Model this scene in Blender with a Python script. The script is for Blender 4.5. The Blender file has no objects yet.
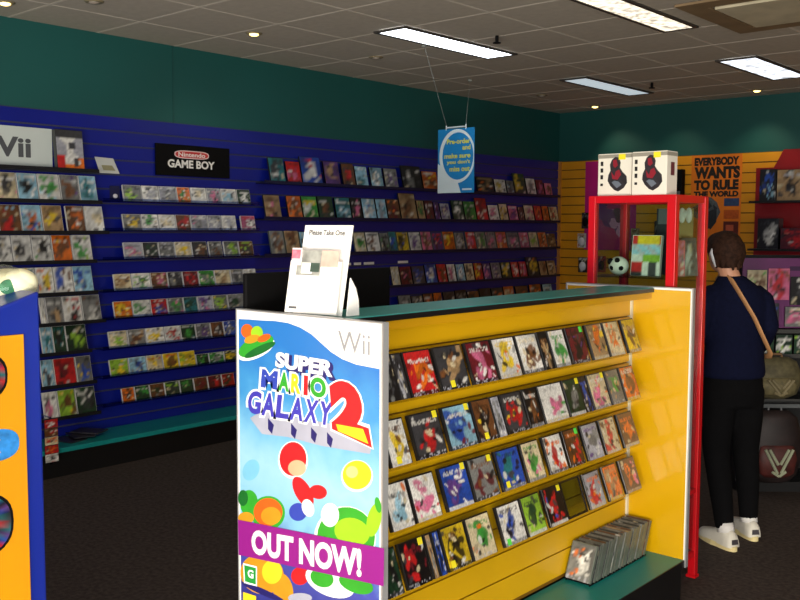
import bpy, bmesh, math, random
from mathutils import Vector, Matrix
C = bpy.context.scene
COL = C.collection
PI = math.pi
R = math.radians

# ------------------------------------------------------------------ camera (measured from the photograph's vanishing points)
CAM = Vector((5.8226, -9.3556, 1.6)); FPX = 932.3
YAW, PITCH, ROLL = 0.7237, -0.0787, 0.0041
_f0 = Vector((-math.sin(YAW), math.cos(YAW), 0)); _r0 = Vector((math.cos(YAW), math.sin(YAW), 0)); _u0 = Vector((0, 0, 1))
FW = _f0*math.cos(PITCH) + _u0*math.sin(PITCH); _u1 = -_f0*math.sin(PITCH) + _u0*math.cos(PITCH)
RT = _r0*math.cos(ROLL) + _u1*math.sin(ROLL); UP = -_r0*math.sin(ROLL) + _u1*math.cos(ROLL)
def ray(px, py): return FW + RT*((px-400)/FPX) - UP*((py-300)/FPX)
def hit(px, py, ax, v):
    d = ray(px, py); t = (v - CAM[ax])/d[ax]; return CAM + d*t
def along_y(px, X, Z):
    """the Y on the line (X, *, Z) that is seen at image column px"""
    k = (px-400)/FPX; n = RT - FW*k
    return CAM.y - (n.x*(X-CAM.x) + n.z*(Z-CAM.z))/n.y

# ------------------------------------------------------------------ materials
def lin(c):
    return tuple(((x/255)/12.92 if x/255 <= .04045 else (((x/255)+.055)/1.055)**2.4) for x in c)
MATS = {}
def mat(name, rgb, rough=.5, var=.12, scale=6, metal=0, coat=0, bump=0, bscale=60, spec=.5):
    if name in MATS: return MATS[name]
    m = bpy.data.materials.new(name); m.use_nodes = True
    nt = m.node_tree; b = nt.nodes['Principled BSDF']
    tc = nt.nodes.new('ShaderNodeTexCoord'); nz = nt.nodes.new('ShaderNodeTexNoise'); nz.inputs['Scale'].default_value = scale
    nt.links.new(tc.outputs['Object'], nz.inputs['Vector'])
    rp = nt.nodes.new('ShaderNodeValToRGB'); l = lin(rgb)
    rp.color_ramp.elements[0].position = .3; rp.color_ramp.elements[1].position = .7
    rp.color_ramp.elements[0].color = (*[x*(1-var) for x in l], 1); rp.color_ramp.elements[1].color = (*[min(1, x*(1+var)) for x in l], 1)
    nt.links.new(nz.outputs['Fac'], rp.inputs['Fac']); nt.links.new(rp.outputs['Color'], b.inputs['Base Color'])
    b.inputs['Roughness'].default_value = rough; b.inputs['Metallic'].default_value = metal
    b.inputs['Coat Weight'].default_value = coat; b.inputs['Specular IOR Level'].default_value = spec
    if bump:
        n2 = nt.nodes.new('ShaderNodeTexNoise'); n2.inputs['Scale'].default_value = bscale
        bp = nt.nodes.new('ShaderNodeBump'); bp.inputs['Strength'].default_value = bump; bp.inputs['Distance'].default_value = .004
        nt.links.new(tc.outputs['Object'], n2.inputs['Vector']); nt.links.new(n2.outputs['Fac'], bp.inputs['Height']); nt.links.new(bp.outputs['Normal'], b.inputs['Normal'])
    MATS[name] = m; return m
def mat_print(name, rough=.35, coat=.3):
    m = bpy.data.materials.new(name); m.use_nodes = True; nt = m.node_tree; b = nt.nodes['Principled BSDF']
    a = nt.nodes.new('ShaderNodeAttribute'); a.attribute_name = 'Print'
    nt.links.new(a.outputs['Color'], b.inputs['Base Color']); b.inputs['Roughness'].default_value = rough; b.inputs['Coat Weight'].default_value = coat
    b.inputs['Coat Roughness'].default_value = .25
    MATS[name] = m; return m
def mat_emit(name, rgb, s, pattern=0):
    m = bpy.data.materials.new(name); m.use_nodes = True; nt = m.node_tree; b = nt.nodes['Principled BSDF']
    b.inputs['Base Color'].default_value = (.8, .8, .8, 1); b.inputs['Emission Color'].default_value = (*lin(rgb), 1)
    if pattern:
        tc = nt.nodes.new('ShaderNodeTexCoord'); nz = nt.nodes.new('ShaderNodeTexNoise'); nz.inputs['Scale'].default_value = pattern; nz.inputs['Detail'].default_value = 4
        mr = nt.nodes.new('ShaderNodeMapRange'); mr.inputs[1].default_value = .35; mr.inputs[2].default_value = .65; mr.inputs[3].default_value = s*.35; mr.inputs[4].default_value = s*1.4
        nt.links.new(tc.outputs['Object'], nz.inputs['Vector']); nt.links.new(nz.outputs['Fac'], mr.inputs['Value']); nt.links.new(mr.outputs['Result'], b.inputs['Emission Strength'])
    else: b.inputs['Emission Strength'].default_value = s
    MATS[name] = m; return m
def mat_glass(name, tint=(235, 245, 240), refl=.08):
    m = bpy.data.materials.new(name); m.use_nodes = True; nt = m.node_tree
    nt.nodes.remove(nt.nodes['Principled BSDF']); out = nt.nodes['Material Output']
    t = nt.nodes.new('ShaderNodeBsdfTransparent'); t.inputs['Color'].default_value = (*lin(tint), 1)
    g = nt.nodes.new('ShaderNodeBsdfGlossy'); g.inputs['Roughness'].default_value = .05
    lw = nt.nodes.new('ShaderNodeLayerWeight'); pw = nt.nodes.new('ShaderNodeMath'); pw.operation = 'POWER'; pw.inputs[1].default_value = 4; nt.links.new(lw.outputs['Facing'], pw.inputs[0])
    fr = nt.nodes.new('ShaderNodeMath'); fr.operation = 'MULTIPLY_ADD'; fr.inputs[1].default_value = .5; fr.inputs[2].default_value = refl*.25; nt.links.new(pw.outputs[0], fr.inputs[0])
    mx = nt.nodes.new('ShaderNodeMixShader'); nt.links.new(fr.outputs[0], mx.inputs['Fac'])
    nt.links.new(t.outputs['BSDF'], mx.inputs[1]); nt.links.new(g.outputs['BSDF'], mx.inputs[2]); nt.links.new(mx.outputs['Shader'], out.inputs['Surface'])
    MATS[name] = m; return m

PRINT = mat_print('printed_sleeve')
GLASS = mat_glass('clear_glass'); ACLEAR = mat_glass('clear_ledge', (254,252,246), .0); ACRYL = mat_glass('clear_acrylic', (205, 215, 235))
M_teal = mat('teal_paint', (13, 80, 77), .6, .08, 1.2)
M_blue = mat('blue_slat_laminate', (8, 25, 132), .38, .1, 2)
M_groove = mat('slat_groove', (62, 66, 92), .5, .05)
M_yelback = mat('orange_yellow_laminate', (222, 150, 18), .45, .08, 3)
M_yel = mat('yellow_laminate', (212, 165, 10), .38, .07, 3)
M_yeldark = mat('yellow_ledge', (192, 143, 10), .4, .08, 4)
M_goldgroove = mat('gold_groove', (120, 84, 10), .6, .05)
M_carpet = mat('carpet', (74, 66, 62), .95, .28, 45, bump=.6, bscale=220, spec=.1)
M_ceil = mat('ceiling_tile', (196, 188, 174), .9, .05, 20, bump=.15, bscale=90, spec=.1)
M_grid = mat('ceiling_bar', (214, 206, 192), .8, .04)
M_black = mat('black_laminate', (12, 12, 14), .45, .1)
M_matblack = mat('black_plastic', (6, 6, 7), .7, .15, 20, spec=.15)
M_white = mat('white_panel', (238, 238, 236), .4, .02)
M_whitecard = mat('white_card', (245, 244, 240), .5, .015)
M_greytrim = mat('aluminium_trim', (178, 180, 182), .35, .04, metal=.5)
M_counter = mat('teal_laminate', (22, 140, 138), .35, .06, 5)
M_red = mat('red_steel', (200, 10, 24), .35, .06, 8, coat=.3)
M_shelfdark = mat('navy_shelf', (10, 12, 52), .5, .1)
M_shelfblk = mat('black_shelf', (14, 16, 22), .5, .1)
M_greyblack = mat('dark_grey_text', (86, 88, 92), .5, .03)
M_ink = mat('black_ink', (16, 12, 12), .6, .05)
M_case = mat('black_case', (22, 22, 24), .3, .1, coat=.3)
M_wcase = mat('white_case', (225, 225, 222), .3, .03, coat=.3)
M_gcase = mat('grey_case', (92, 98, 90), .35, .15, 30, coat=.3)

# ------------------------------------------------------------------ mesh helpers
def box(bm, x0, x1, y0, y1, z0, z1, mi=0):
    v = [bm.verts.new(p) for p in ((x0,y0,z0),(x1,y0,z0),(x1,y1,z0),(x0,y1,z0),(x0,y0,z1),(x1,y0,z1),(x1,y1,z1),(x0,y1,z1))]
    for f in ((0,3,2,1),(4,5,6,7),(0,1,5,4),(1,2,6,5),(2,3,7,6),(3,0,4,7)):
        q = bm.faces.new([v[i] for i in f]); q.material_index = mi
    return v
def tube(bm, pts, rad, n=10, cap=True):
    pts = [Vector(p) for p in pts]; rings = []
    rad = rad if isinstance(rad, (list, tuple)) else [rad]*len(pts)
    ref = None
    for i, p in enumerate(pts):
        t = ((pts[min(i+1, len(pts)-1)] - pts[max(i-1, 0)])).normalized()
        if ref is None:
            ref = Vector((1,0,0)) if abs(t.x) < .8 else Vector((0,1,0))
        a = (ref - t*ref.dot(t)).normalized(); b = t.cross(a); ref = a
        r = rad[i]; ra, rb = r if isinstance(r, (list, tuple)) else (r, r)
        rings.append([bm.verts.new(p + a*ra*math.cos(2*PI*k/n) + b*rb*math.sin(2*PI*k/n)) for k in range(n)])
    for A, B in zip(rings, rings[1:]):
        for k in range(n): bm.faces.new((A[k], A[(k+1)%n], B[(k+1)%n], B[k]))
    if cap: bm.faces.new(rings[0][::-1]); bm.faces.new(rings[-1])
def loft(bm, rings, n=20):
    """stacked horizontal ellipses (cx, cy, z, rx, ry)"""
    R_ = [[bm.verts.new((cx+rx*math.cos(2*PI*k/n), cy+ry*math.sin(2*PI*k/n), z)) for k in range(n)] for cx, cy, z, rx, ry in rings]
    for A, B in zip(R_, R_[1:]):
        for k in range(n): bm.faces.new((A[k], A[(k+1)%n], B[(k+1)%n], B[k]))
    bm.faces.new(R_[0][::-1]); bm.faces.new(R_[-1])
def ball(bm, c, r, seg=20, ring=12, rot=None):
    m = Matrix.Translation(c) @ (rot.to_4x4() if rot else Matrix()) @ Matrix.Diagonal((*(r if isinstance(r, (tuple, list)) else (r,r,r)), 1))
    return bmesh.ops.create_uvsphere(bm, u_segments=seg, v_segments=ring, radius=1, matrix=m)['verts']
def wloc(o):
    v = Vector((0,0,0))
    while o: v = v + o.location; o = o.parent
    return v
def obj(name, bm, m, parent=None, smooth=False, shift=True, bevel=0):
    bmesh.ops.recalc_face_normals(bm, faces=bm.faces) if smooth or bevel else None
    if parent is not None and shift:
        bmesh.ops.translate(bm, verts=bm.verts, vec=-wloc(parent))
    me = bpy.data.meshes.new(name); bm.to_mesh(me); bm.free()
    for x in (m if isinstance(m, (list, tuple)) else [m]): me.materials.append(x)
    if smooth: me.polygons.foreach_set('use_smooth', [True]*len(me.polygons))
    o = bpy.data.objects.new(name, me); COL.objects.link(o); o.parent = parent
    if bevel:
        b = o.modifiers.new('edge', 'BEVEL'); b.width = bevel; b.segments = 2; b.limit_method = 'ANGLE'
    return o
def boxobj(name, d, m, parent=None, bevel=0, **k):
    bm = bmesh.new(); box(bm, *d); return obj(name, bm, m, parent, bevel=bevel, **k)
def tag(o, label, cat, group=None):
    o['label'] = label; o['category'] = cat
    if group: o['group'] = group
    return o
def thing(name, label, cat, loc=(0,0,0), group=None):
    o = bpy.data.objects.new(name, None); o.empty_display_size = .05; COL.objects.link(o); o.location = loc
    return tag(o, label, cat, group)
def struct(o): o['kind'] = 'structure'; return o
def poly(name, pts, m, parent):
    bm = bmesh.new(); bm.faces.new([bm.verts.new(p) for p in pts]); return obj(name, bm, m, parent)
DG = None
def text_mesh(s, bold=0.0, res=4):
    cu = bpy.data.curves.new('t', 'FONT'); cu.body = s; cu.offset = bold; cu.resolution_u = res; cu.fill_mode = 'FRONT'; cu.align_x = 'LEFT'
    o = bpy.data.objects.new('t', cu); COL.objects.link(o)
    dg = bpy.context.evaluated_depsgraph_get(); dg.update()
    me = bpy.data.meshes.new_from_object(o.evaluated_get(dg)); bpy.data.objects.remove(o)
    vs = [v.co.copy() for v in me.vertices]; fs = [list(p.vertices) for p in me.polygons]; bpy.data.meshes.remove(me)
    x0 = min(v.x for v in vs); x1 = max(v.x for v in vs); y0 = min(v.y for v in vs); y1 = max(v.y for v in vs)
    return [((v.x-x0)/(x1-x0), (v.y-y0)/(y1-y0)) for v in vs], fs
def text_quad(name, s, quad, m, parent, bold=0.0):
    """lettering fitted into the quad TL, TR, BR, BL (points in the scene)"""
    vs, fs = text_mesh(s, bold); TL, TR, BR, BL = [Vector(q) for q in quad]
    bm = bmesh.new(); V = [bm.verts.new((BL*(1-a)+BR*a)*(1-b) + (TL*(1-a)+TR*a)*b) for a, b in vs]
    for f in fs:
        try: bm.faces.new([V[i] for i in f])
        except ValueError: pass
    return obj(name, bm, m, parent)
ORD = ('first second third fourth fifth sixth seventh eighth ninth tenth eleventh twelfth thirteenth fourteenth fifteenth sixteenth seventeenth eighteenth '
       'nineteenth twentieth twenty-first twenty-second twenty-third twenty-fourth twenty-fifth').split()

# ------------------------------------------------------------------ printed covers
PAL = dict(w=(236,236,230), c=(222,208,170), k=(20,18,20), g=(128,130,128), d=(58,58,62), r=(196,32,34), o=(226,112,24), y=(232,200,40), n=(112,70,38),
           t=(34,112,118), b=(38,78,176), l=(150,200,222), p=(214,110,150), u=(96,60,130), e=(60,150,60), v=(28,64,40), a=(178,146,104), i=(150,196,60), m=(104,22,34), s=(178,180,190))
NAME = dict(w='white', c='cream', k='black', g='grey', d='charcoal', r='red', o='orange', y='yellow', n='brown', t='teal', b='blue', l='pale blue', p='pink', u='purple',
            e='green', v='dark green', a='tan', i='lime', m='maroon', s='silver')
LIN = {k: Vector(lin(v)) for k, v in PAL.items()}
def art(spec, seed, band=None):
    """colour field of a cover: ground, a large broken figure, many small accents, a title band"""
    rn = random.Random(seed); g, f, a = [LIN[x] for x in spec[:3]]
    cx, cy = rn.uniform(.38,.62), rn.uniform(.36,.56); blobs = []
    for _ in range(6):                                  # the figure: a cluster of leaning strokes
        blobs.append((cx+rn.gauss(0,.13), cy+rn.gauss(0,.16), rn.uniform(.06,.2), rn.uniform(.08,.24), f*rn.uniform(.55,1.15), rn.uniform(-1,1)))
    for _ in range(16):
        blobs.append((rn.uniform(.02,.98), rn.uniform(.05,.95), rn.uniform(.03,.11), rn.uniform(.03,.11), rn.choice((f, a, a, g*.45, g*.7, LIN['k'], LIN['d'], LIN['c']*.8, LIN['w']*.75)), rn.uniform(-1,1)))
    tb = rn.uniform(.70,.82); tc = rn.choice((a, f, LIN['w']*.8, g*.3)); gk = rn.uniform(.5,.85); ph = rn.uniform(0,6)
    def fn(u, v):
        c = g*(gk + (1-gk)*(.5+.5*math.sin(ph+v*3+u*2)))
        for bx, by, rx, ry, bc, le in blobs:
            d = ((u-bx-(v-by)*le)/rx)**2 + ((v-by)/ry)**2
            if d < 1.3: c = c.lerp(bc, min(.92, max(0, (1.3-d)*1.6)))
        if tb < v < tb+.11 and .1 < u < .9 and rn.random() < .6: c = c.lerp(tc, .75)
        if band and v < .1: c = c.lerp(LIN[band]*.75 if rn.random() < .75 else LIN['s'], .85)
        return c*rn.uniform(.68, 1.12)
    return fn
def cover_grid(bm, W, H, y, fn, nx, ny, lay, mi, inset=0.0, bot=0.0):
    """front-facing (-y) printed grid"""
    V = []
    for j in range(ny+1):
        row = []
        for i in range(nx+1):
            u, v = i/nx, j/ny
            p = bm.verts.new((-W/2+inset+(W-2*inset)*u, y, bot+(H-bot-inset)*v)); c = fn(u, v); p[lay] = (c.x, c.y, c.z, 1); row.append(p)
        V.append(row)
    for j in range(ny):
        for i in range(nx):
            q = bm.faces.new((V[j][i], V[j][i+1], V[j+1][i+1], V[j+1][i])); q.material_index = mi
def new_print(): 
    bm = bmesh.new(); return bm, bm.verts.layers.float_color.new('Print')
def case(name, label, cat, group, W, H, T, spec, seed, loc, rot, body, nx, ny, parts=False, band=None, tagrgb=None):
    """a game case: shell, printed sleeve, sometimes a price sticker"""
    if not parts:
        bm, lay = new_print(); box(bm, -W/2, W/2, -T/2, T/2, 0, H, 0)
        cover_grid(bm, W, H, -T/2-.0006, art(spec, seed, band), nx, ny, lay, 1, .0015)
        o = obj(name, bm, [body, PRINT])
    else:
        bm = bmesh.new(); box(bm, -W/2, W/2, -T/2, T/2, 0, H); o = obj(name, bm, body, bevel=.0015)
        bm, lay = new_print(); cover_grid(bm, W, H, -T/2-.0008, art(spec, seed, band), nx, ny, lay, 0, .005); obj('cover_sleeve', bm, PRINT, o, shift=False)
        if tagrgb:
            u, v, m = tagrgb; bm = bmesh.new(); s = .011
            bm.faces.new([bm.verts.new((-W/2+W*u+dx*s, -T/2-.0016, H*v+dz*s)) for dx, dz in ((-1,-1),(1,-1),(1,1),(-1,1))]); obj('price_sticker', bm, m, o, shift=False)
    o.location = loc; o.rotation_euler = rot
    return tag(o, label, cat, group)

# ================================================================== THE ROOM
HC, HS = 2.905, 2.35
struct(boxobj('floor', (-.1, 9.2, -12.5, .1, -.1, 0), M_carpet))
struct(boxobj('ceiling', (-.1, 9.2, -12.5, .1, HC, HC+.1), M_ceil))
struct(boxobj('wall_left', (-.12, 0, -12.5, .1, 0, HC), M_teal))
struct(boxobj('wall_back', (0, 9.2, 0, .12, 0, HC), M_teal))
bm = bmesh.new()
k = 0; x = 1.755-.62*2
while x < 9.1: box(bm, x-.010, x+.010, -12.5, 0, HC-.0012, HC); x += .62
y = -5.26-.62*11
while y < 0: box(bm, 0, 9.2, y-.010, y+.010, HC-.0016, HC-.0002); y += .62
struct(obj('ceiling_grid_trim', bm, M_grid))
# slat walls: real boards with open grooves
def slats(name, axis, a0, a1, z0, z1, m, depth=.022, pitch=.1, gap=.012, base=0):
    bm = bmesh.new(); n = int(round((z1-z0)/pitch))
    if axis == 'x': box(bm, base+.001, base+depth*.45, a0, a1, z0, z1, 1)
    else: box(bm, a0, a1, base-depth*.45, base-.001, z0, z1, 1)
    for i in range(n):
        lo = z0+i*pitch+gap/2; hi = z0+(i+1)*pitch-gap/2
        if axis == 'x': box(bm, base+.002, base+depth, a0, a1, lo, hi)
        else: box(bm, a0, a1, base-depth, base-.002, lo, hi)
    return struct(obj(name, bm, m))
slats('wall_left_slat_panel', 'x', -12.4, -.03, .15, HS, [M_blue, M_groove])
slats('wall_back_slat_panel', 'y', .05, 9.1, .15, HS, [M_yelback, M_goldgroove])
struct(boxobj('trim_1', (.0, .05, -.05, -.001, .15, HS), mat('tan_corner_trim', (196,132,60), .5)))
bm = bmesh.new(); yj = along_y(173, 0, 2.6); box(bm, .0, .003, yj-.006, yj+.006, HS, HC); struct(obj('trim_2', bm, mat('teal_joint', (12,72,70), .6)))

# plinth under the left wall
pl = thing('display_plinth', 'long black plinth with a teal top under the blue slat wall', 'plinth', (.17,-4,0))
boxobj('kick_board', (.023, .335, -8.6, -.2, 0, .155), M_black, pl); boxobj('top_board', (.023, .35, -8.6, -.2, .155, .186), M_counter, pl, bevel=.004)

# ------------------------------------------------------------------ ceiling fittings
E1 = mat_emit('lit_diffuser', (238,246,255), 7.5); E2 = mat_emit('dim_diffuser', (196,214,222), .75); E3 = mat_emit('prismatic_diffuser', (255,240,214), 1.3, 22); E4 = mat_emit('louvre_diffuser', (236,244,255), 1.7, 10)
M_lframe = mat('light_frame', (60,56,52), .5)
def light_panel(x0, x1, y0, y1, em, label):
    t = thing('ceiling_light', label, 'light', ((x0+x1)/2,(y0+y1)/2,HC), 'fluorescent panels in the ceiling')
    bm = bmesh.new(); z0, z1 = HC-.018, HC-.006
    for d in ((x0-.025,x0,y0-.025,y1+.025),(x1,x1+.025,y0-.025,y1+.025),(x0,x1,y0-.025,y0),(x0,x1,y1,y1+.025)): box(bm, *d, z0, z1)
    obj('frame', bm, M_lframe, t)
    boxobj('diffuser', (x0, x1, y0, y1, HC-.014, HC-.006), em, t)
light_panel(1.50,1.735,-4.69,-3.46,E1,'bright white fluorescent panel nearest the hanging blue sign')
light_panel(1.36,1.585,-2.14,-.93,E2,'dim greyish fluorescent panel nearest the back corner of the shop')
light_panel(2.975,3.17,-4.70,-3.50,E3,'warm fluorescent panel with mottled diffuser beside the air vent')
light_panel(2.79,3.07,-2.18,-1.02,E4,'white louvred fluorescent panel above the red display fixture')
v = thing('ceiling_vent', 'square air diffuser with a brown frame in the ceiling', 'vent', (3.8,-3.6,HC))
bm = bmesh.new(); M_vent = mat('vent_brown', (136,114,84), .7)
for d in ((3.33,3.47,-4.12,-3.13),(4.18,4.32,-4.12,-3.13),(3.47,4.18,-4.12,-3.98),(3.47,4.18,-3.27,-3.13)): box(bm, *d, HC-.02, HC-.006)
obj('outer_frame', bm, M_vent, v); boxobj('centre_plate', (3.50,4.15,-3.95,-3.30,HC-.03,HC-.012), mat('vent_plate', (206,196,166), .7), v, bevel=.004)
M_glow = mat_emit('warm_lamp', (255,214,120), 5); M_dull = mat('dull_lamp', (150,140,128), .3); M_dlring = mat('lamp_ring', (140,128,100), .4)
for i, (px, py, lit) in enumerate(((5,2,1),(94,1,0),(254,33,1),(376,57,0),(542,95,0),(595,106,1),(757,90,1))):
    p = hit(px, py, 2, HC)
    t = thing('downlight', ('lit round ceiling downlight' if lit else 'unlit round ceiling downlight') + ', ' + ORD[i] + ' along the walls from the shop front', 'light', p, 'round downlights near the walls')
    bm = bmesh.new(); bmesh.ops.create_cone(bm, cap_ends=True, segments=20, radius1=.05, radius2=.058, depth=.008, matrix=Matrix.Translation(p - Vector((0,0,.005)))); obj('ring', bm, M_dlring, t)
    bm = bmesh.new(); ball(bm, p - Vector((0,0,.008)), (.033,.033,.014), 14, 8); obj('lamp', bm, M_glow if lit else M_dull, t, smooth=True)
for i, (px, py) in enumerate(((497,35),(652,82))):
    p = hit(px, py, 2, HC); t = thing('sprinkler_head', ('small dark sprinkler head beside the brightest ceiling light','small dark sprinkler head beside the dim ceiling light')[i], 'sprinkler', p)
    bm = bmesh.new(); tube(bm, [p+Vector((0,0,-.005)), p+Vector((0,0,-.05))], .012); obj('stem', bm, M_matblack, t)
    bm = bmesh.new(); tube(bm, [p+Vector((0,0,-.05)), p+Vector((0,0,-.056))], .028, 14); obj('deflector', bm, M_matblack, t)

# ================================================================== LEFT WALL: shelves and cases
XB = .10      # where the foot of a case stands in front of the wall
TILT = R(13)
def shelf(y0, y1, z, m, label, depth=.105, lip=.018, dash=()):
    t = thing('display_shelf', label, 'shelf', (.022,(y0+y1)/2,z), 'ledges hooked into the blue slat wall')
    bm = bmesh.new(); box(bm, .0225, .022+depth, y0, y1, z-.006, z); obj('ledge', bm, m, t)
    bm = bmesh.new(); box(bm, .022+depth, .022+depth+.004, y0, y1, z-.006, z+lip); obj('front_lip', bm, m, t)
    for a, b in dash: boxobj('price_label', (.022+depth+.0045, .022+depth+.0055, a, b, z-.004, z+lip-.002), M_whitecard, t)
WALL = 0
def wall_case(px0, px1, z, H, spec, label, group, body, seed, nx=7, ny=9, W=None, T=.014, X=XB, dz=0):
    y0 = along_y(px0, X-.02, z+H*.5); y1 = along_y(px1, X-.02, z+H*.5); w = W or max(.02, (y1-y0)*.985)
    return case('game_case', label, 'game case', group, w, H, T, spec, seed, (X, (y0+y1)/2, z+.002+dz), (-TILT, 0, PI/2), body, nx, ny)
def desc(spec): return NAME[spec[0]] + (' and ' + NAME[spec[1]] if spec[1] != spec[0] else '')

# left column (large white cases)
LZ = [1.748,1.546,1.353,1.144,.947,.752,.536,.322]
LR = [
 [(-3,16,'cdp'),(17,37,'lkw'),(38,59,'wel'),(60,78,'gnu'),(79,96,'ltw')],
 [(-2,20,'nrl'),(21,41,'lob'),(42,62,'ayn'),(66,84,'now'),(85,103,'wca')],
 [(-8,11,'wgd'),(12,31,'wdk'),(32,51,'wke'),(52,71,'ony'),(72,91,'wei')],
 [(-4,15,'wci'),(16,35,'wyt'),(36,53,'wyo'),(54,72,'wbn'),(73,92,'lbw')],
 [(40,45,'wwg'),(46,62,'gad'),(63,81,'wkr'),(82,100,'gwn')],
 [(41,52,'ltw'),(53,65,'vkt'),(66,86,'vik')],
 [(41,53,'ldw'),(54,75,'rmw'),(76,91,'gby')],
 [(43,57,'wpk'),(58,75,'iny'),(76,95,'vdw')]]
yL0 = along_y(-12, XB, 1.6)
for j, row in enumerate(LR):
    ye = along_y(max(r[1] for r in row)+4, XB, LZ[j]); shelf(yL0, ye, LZ[j], M_shelfblk, f'black ledge, {ORD[j]} one down below the large white sign on the blue wall')
    for i, (a, b, s) in enumerate(row):
        wall_case(a, b, LZ[j], .182, s, f'{desc(s)} game case, {ORD[i]} along {ORD[j]} ledge below the large white sign', 'large game cases below the white sign', M_wcase, 100*j+i)
# middle columns (small cases)
MZ = [1.766,1.564,1.367,1.149,.958,.753,.557,.360]
MR = [
 [(122,140,'gid'),(141,157,'wsg'),(158,175,'sgw'),(176,189,'oev'),(190,205,'wcg'),(206,219,'spw'),(220,235,'wlg'),(236,249,'vwk')],
 [(122,140,'gyd'),(141,157,'weg'),(158,174,'wcw'),(175,189,'nrw'),(190,206,'sgp'),(207,220,'swg'),(221,235,'wsw'),(240,254,'pwr')],
 [(123,141,'spn'),(142,157,'dvg'),(158,173,'gsd'),(174,190,'cyw'),(191,206,'dnk'),(208,221,'gnd'),(223,237,'giy'),(238,252,'ndi')],
 [(113,130,'can'),(131,149,'wei'),(150,166,'npc'),(167,181,'dgk'),(182,197,'mrg'),(198,213,'egw'),(214,229,'can'),(230,242,'gds'),(243,255,'wkg')],
 [(113,131,'oyc'),(132,149,'weg'),(150,166,'rbn'),(167,182,'gep'),(183,196,'tvd'),(197,211,'sup'),(212,226,'giy'),(227,243,'gvs')],
 [(108,126,'cig'),(127,144,'gna'),(145,163,'wyc'),(164,179,'wrp'),(180,194,'vet'),(195,209,'gus'),(210,222,'ndk'),(223,235,'bgw')],
 [(109,127,'iyn'),(128,145,'lbg'),(146,161,'cyr'),(162,177,'yno'),(178,194,'yie'),(195,207,'vek'),(208,222,'egw'),(223,237,'vyk')],
 [(121,133,'onk'),(134,148,'ven'),(149,163,'nvg'),(164,178,'vdi'),(179,192,'ven'),(193,206,'nmv'),(207,220,'mrk'),(221,233,'rvk')]]
for j, row in enumerate(MR):
    y0 = along_y(101, XB, MZ[j]); y1 = along_y(257, XB, MZ[j]); shelf(y0, y1, MZ[j], ACRYL, f'clear plastic ledge, {ORD[j]} one down below the black sign on the blue wall')
    h = .113 if j < 6 else (.112 if j == 6 else .098)
    for i, (a, b, s) in enumerate(row):
        wall_case(a, b, MZ[j], h*(.7 if j == 6 and i > 4 else 1), s, f'{desc(s)} small game box, {ORD[i]} along {ORD[j]} ledge below the black sign', 'small game boxes below the black sign', M_wcase, 2000+100*j+i)
# right run (long shelves behind the gondola)
RZ = [1.942,1.657,1.362,1.046,.765]
RR = [
 [(269,284,'tdg',.205),(286,300,'rpn',.185),(301,321,'bwr',.235),(324,339,'uan',.21),(342,354,'nrd',.2),(355,367,'ltw',.185),(370,382,'lwg',.185),(384,397,'gud',.185),(402,421,'kgw',.225),(422,437,'ony',.185),
  (455,470,'dnr',.19),(476,493,'kao',.17),(494,505,'wyc',.155),(506,513,'gdl',.15),(514,525,'vyk',.235),(526,535,'wgv',.19),(536,543,'mpu',.18),(544,551,'pnm',.15)],
 [(264,280,'anp',.19),(287,301,'ona',.19),(302,317,'ewy',.19),(318,333,'vnd',.195),(335,350,'tlw',.19),(351,361,'kpd',.19),(362,375,'lwb',.19),(376,386,'lst',.19),(387,399,'nmo',.19),(400,416,'ank',.255),
  (417,424,'aen',.19),(425,433,'mnd',.19),(434,439,'umk',.18),(440,449,'sud',.17),(452,463,'vwk',.205),(464,475,'evg',.2),(476,487,'rmw',.24),(488,498,'wpn',.17),(499,507,'cyk',.185),(508,517,'pun',.17),(518,523,'ndk',.16),(524,533,'cpr',.18),(534,541,'ror',.18),(542,548,'onr',.18),(549,557,'cnr',.175)],
 [(270,284,'gna',.2),(285,299,'ang',.2),(300,309,'lgt',.19),(354,365,'cew',.185),(366,379,'wnk',.185),(380,388,'gke',.18),(389,396,'tbl',.19),(397,408,'ykb',.185),(409,420,'wug',.185),(421,431,'png',.19),(432,442,'umr',.18),(443,454,'oyn',.19),(455,464,'gsd',.18),
  (466,475,'rpw',.185),(476,485,'gec',.185),(486,495,'gpn',.185),(496,506,'opy',.185),(507,518,'gpd',.18),(519,528,'pwr',.18),(529,537,'cie',.18),(538,546,'onc',.18),(547,555,'nac',.165)],
 [(391,399,'cwn',.185),(400,411,'mkp',.18),(412,424,'dbg',.18),(425,436,'bwl',.19),(437,446,'rnp',.19),(447,455,'wpg',.185),(456,464,'lwb',.18),(465,473,'cnk',.185),(474,482,'ryn',.185),(483,490,'upd',.175),(491,500,'gus',.18),
  (501,510,'vyk',.18),(511,518,'rwo',.18),(519,526,'rpd',.18),(527,538,'kyo',.225),(539,546,'ano',.175),(547,555,'anc',.175)],
 [(399,411,'gwd',.19),(412,423,'dgk',.18),(424,433,'nod',.19),(434,442,'onk',.19),(444,455,'dkb',.19),(456,467,'kgd',.2),(468,479,'nkd',.18),(480,491,'kdn',.2),(492,503,'dok',.19),(504,514,'ock',.2),(516,528,'nod',.19),(530,541,'ond',.2),(543,552,'lgd',.19)]]
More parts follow.
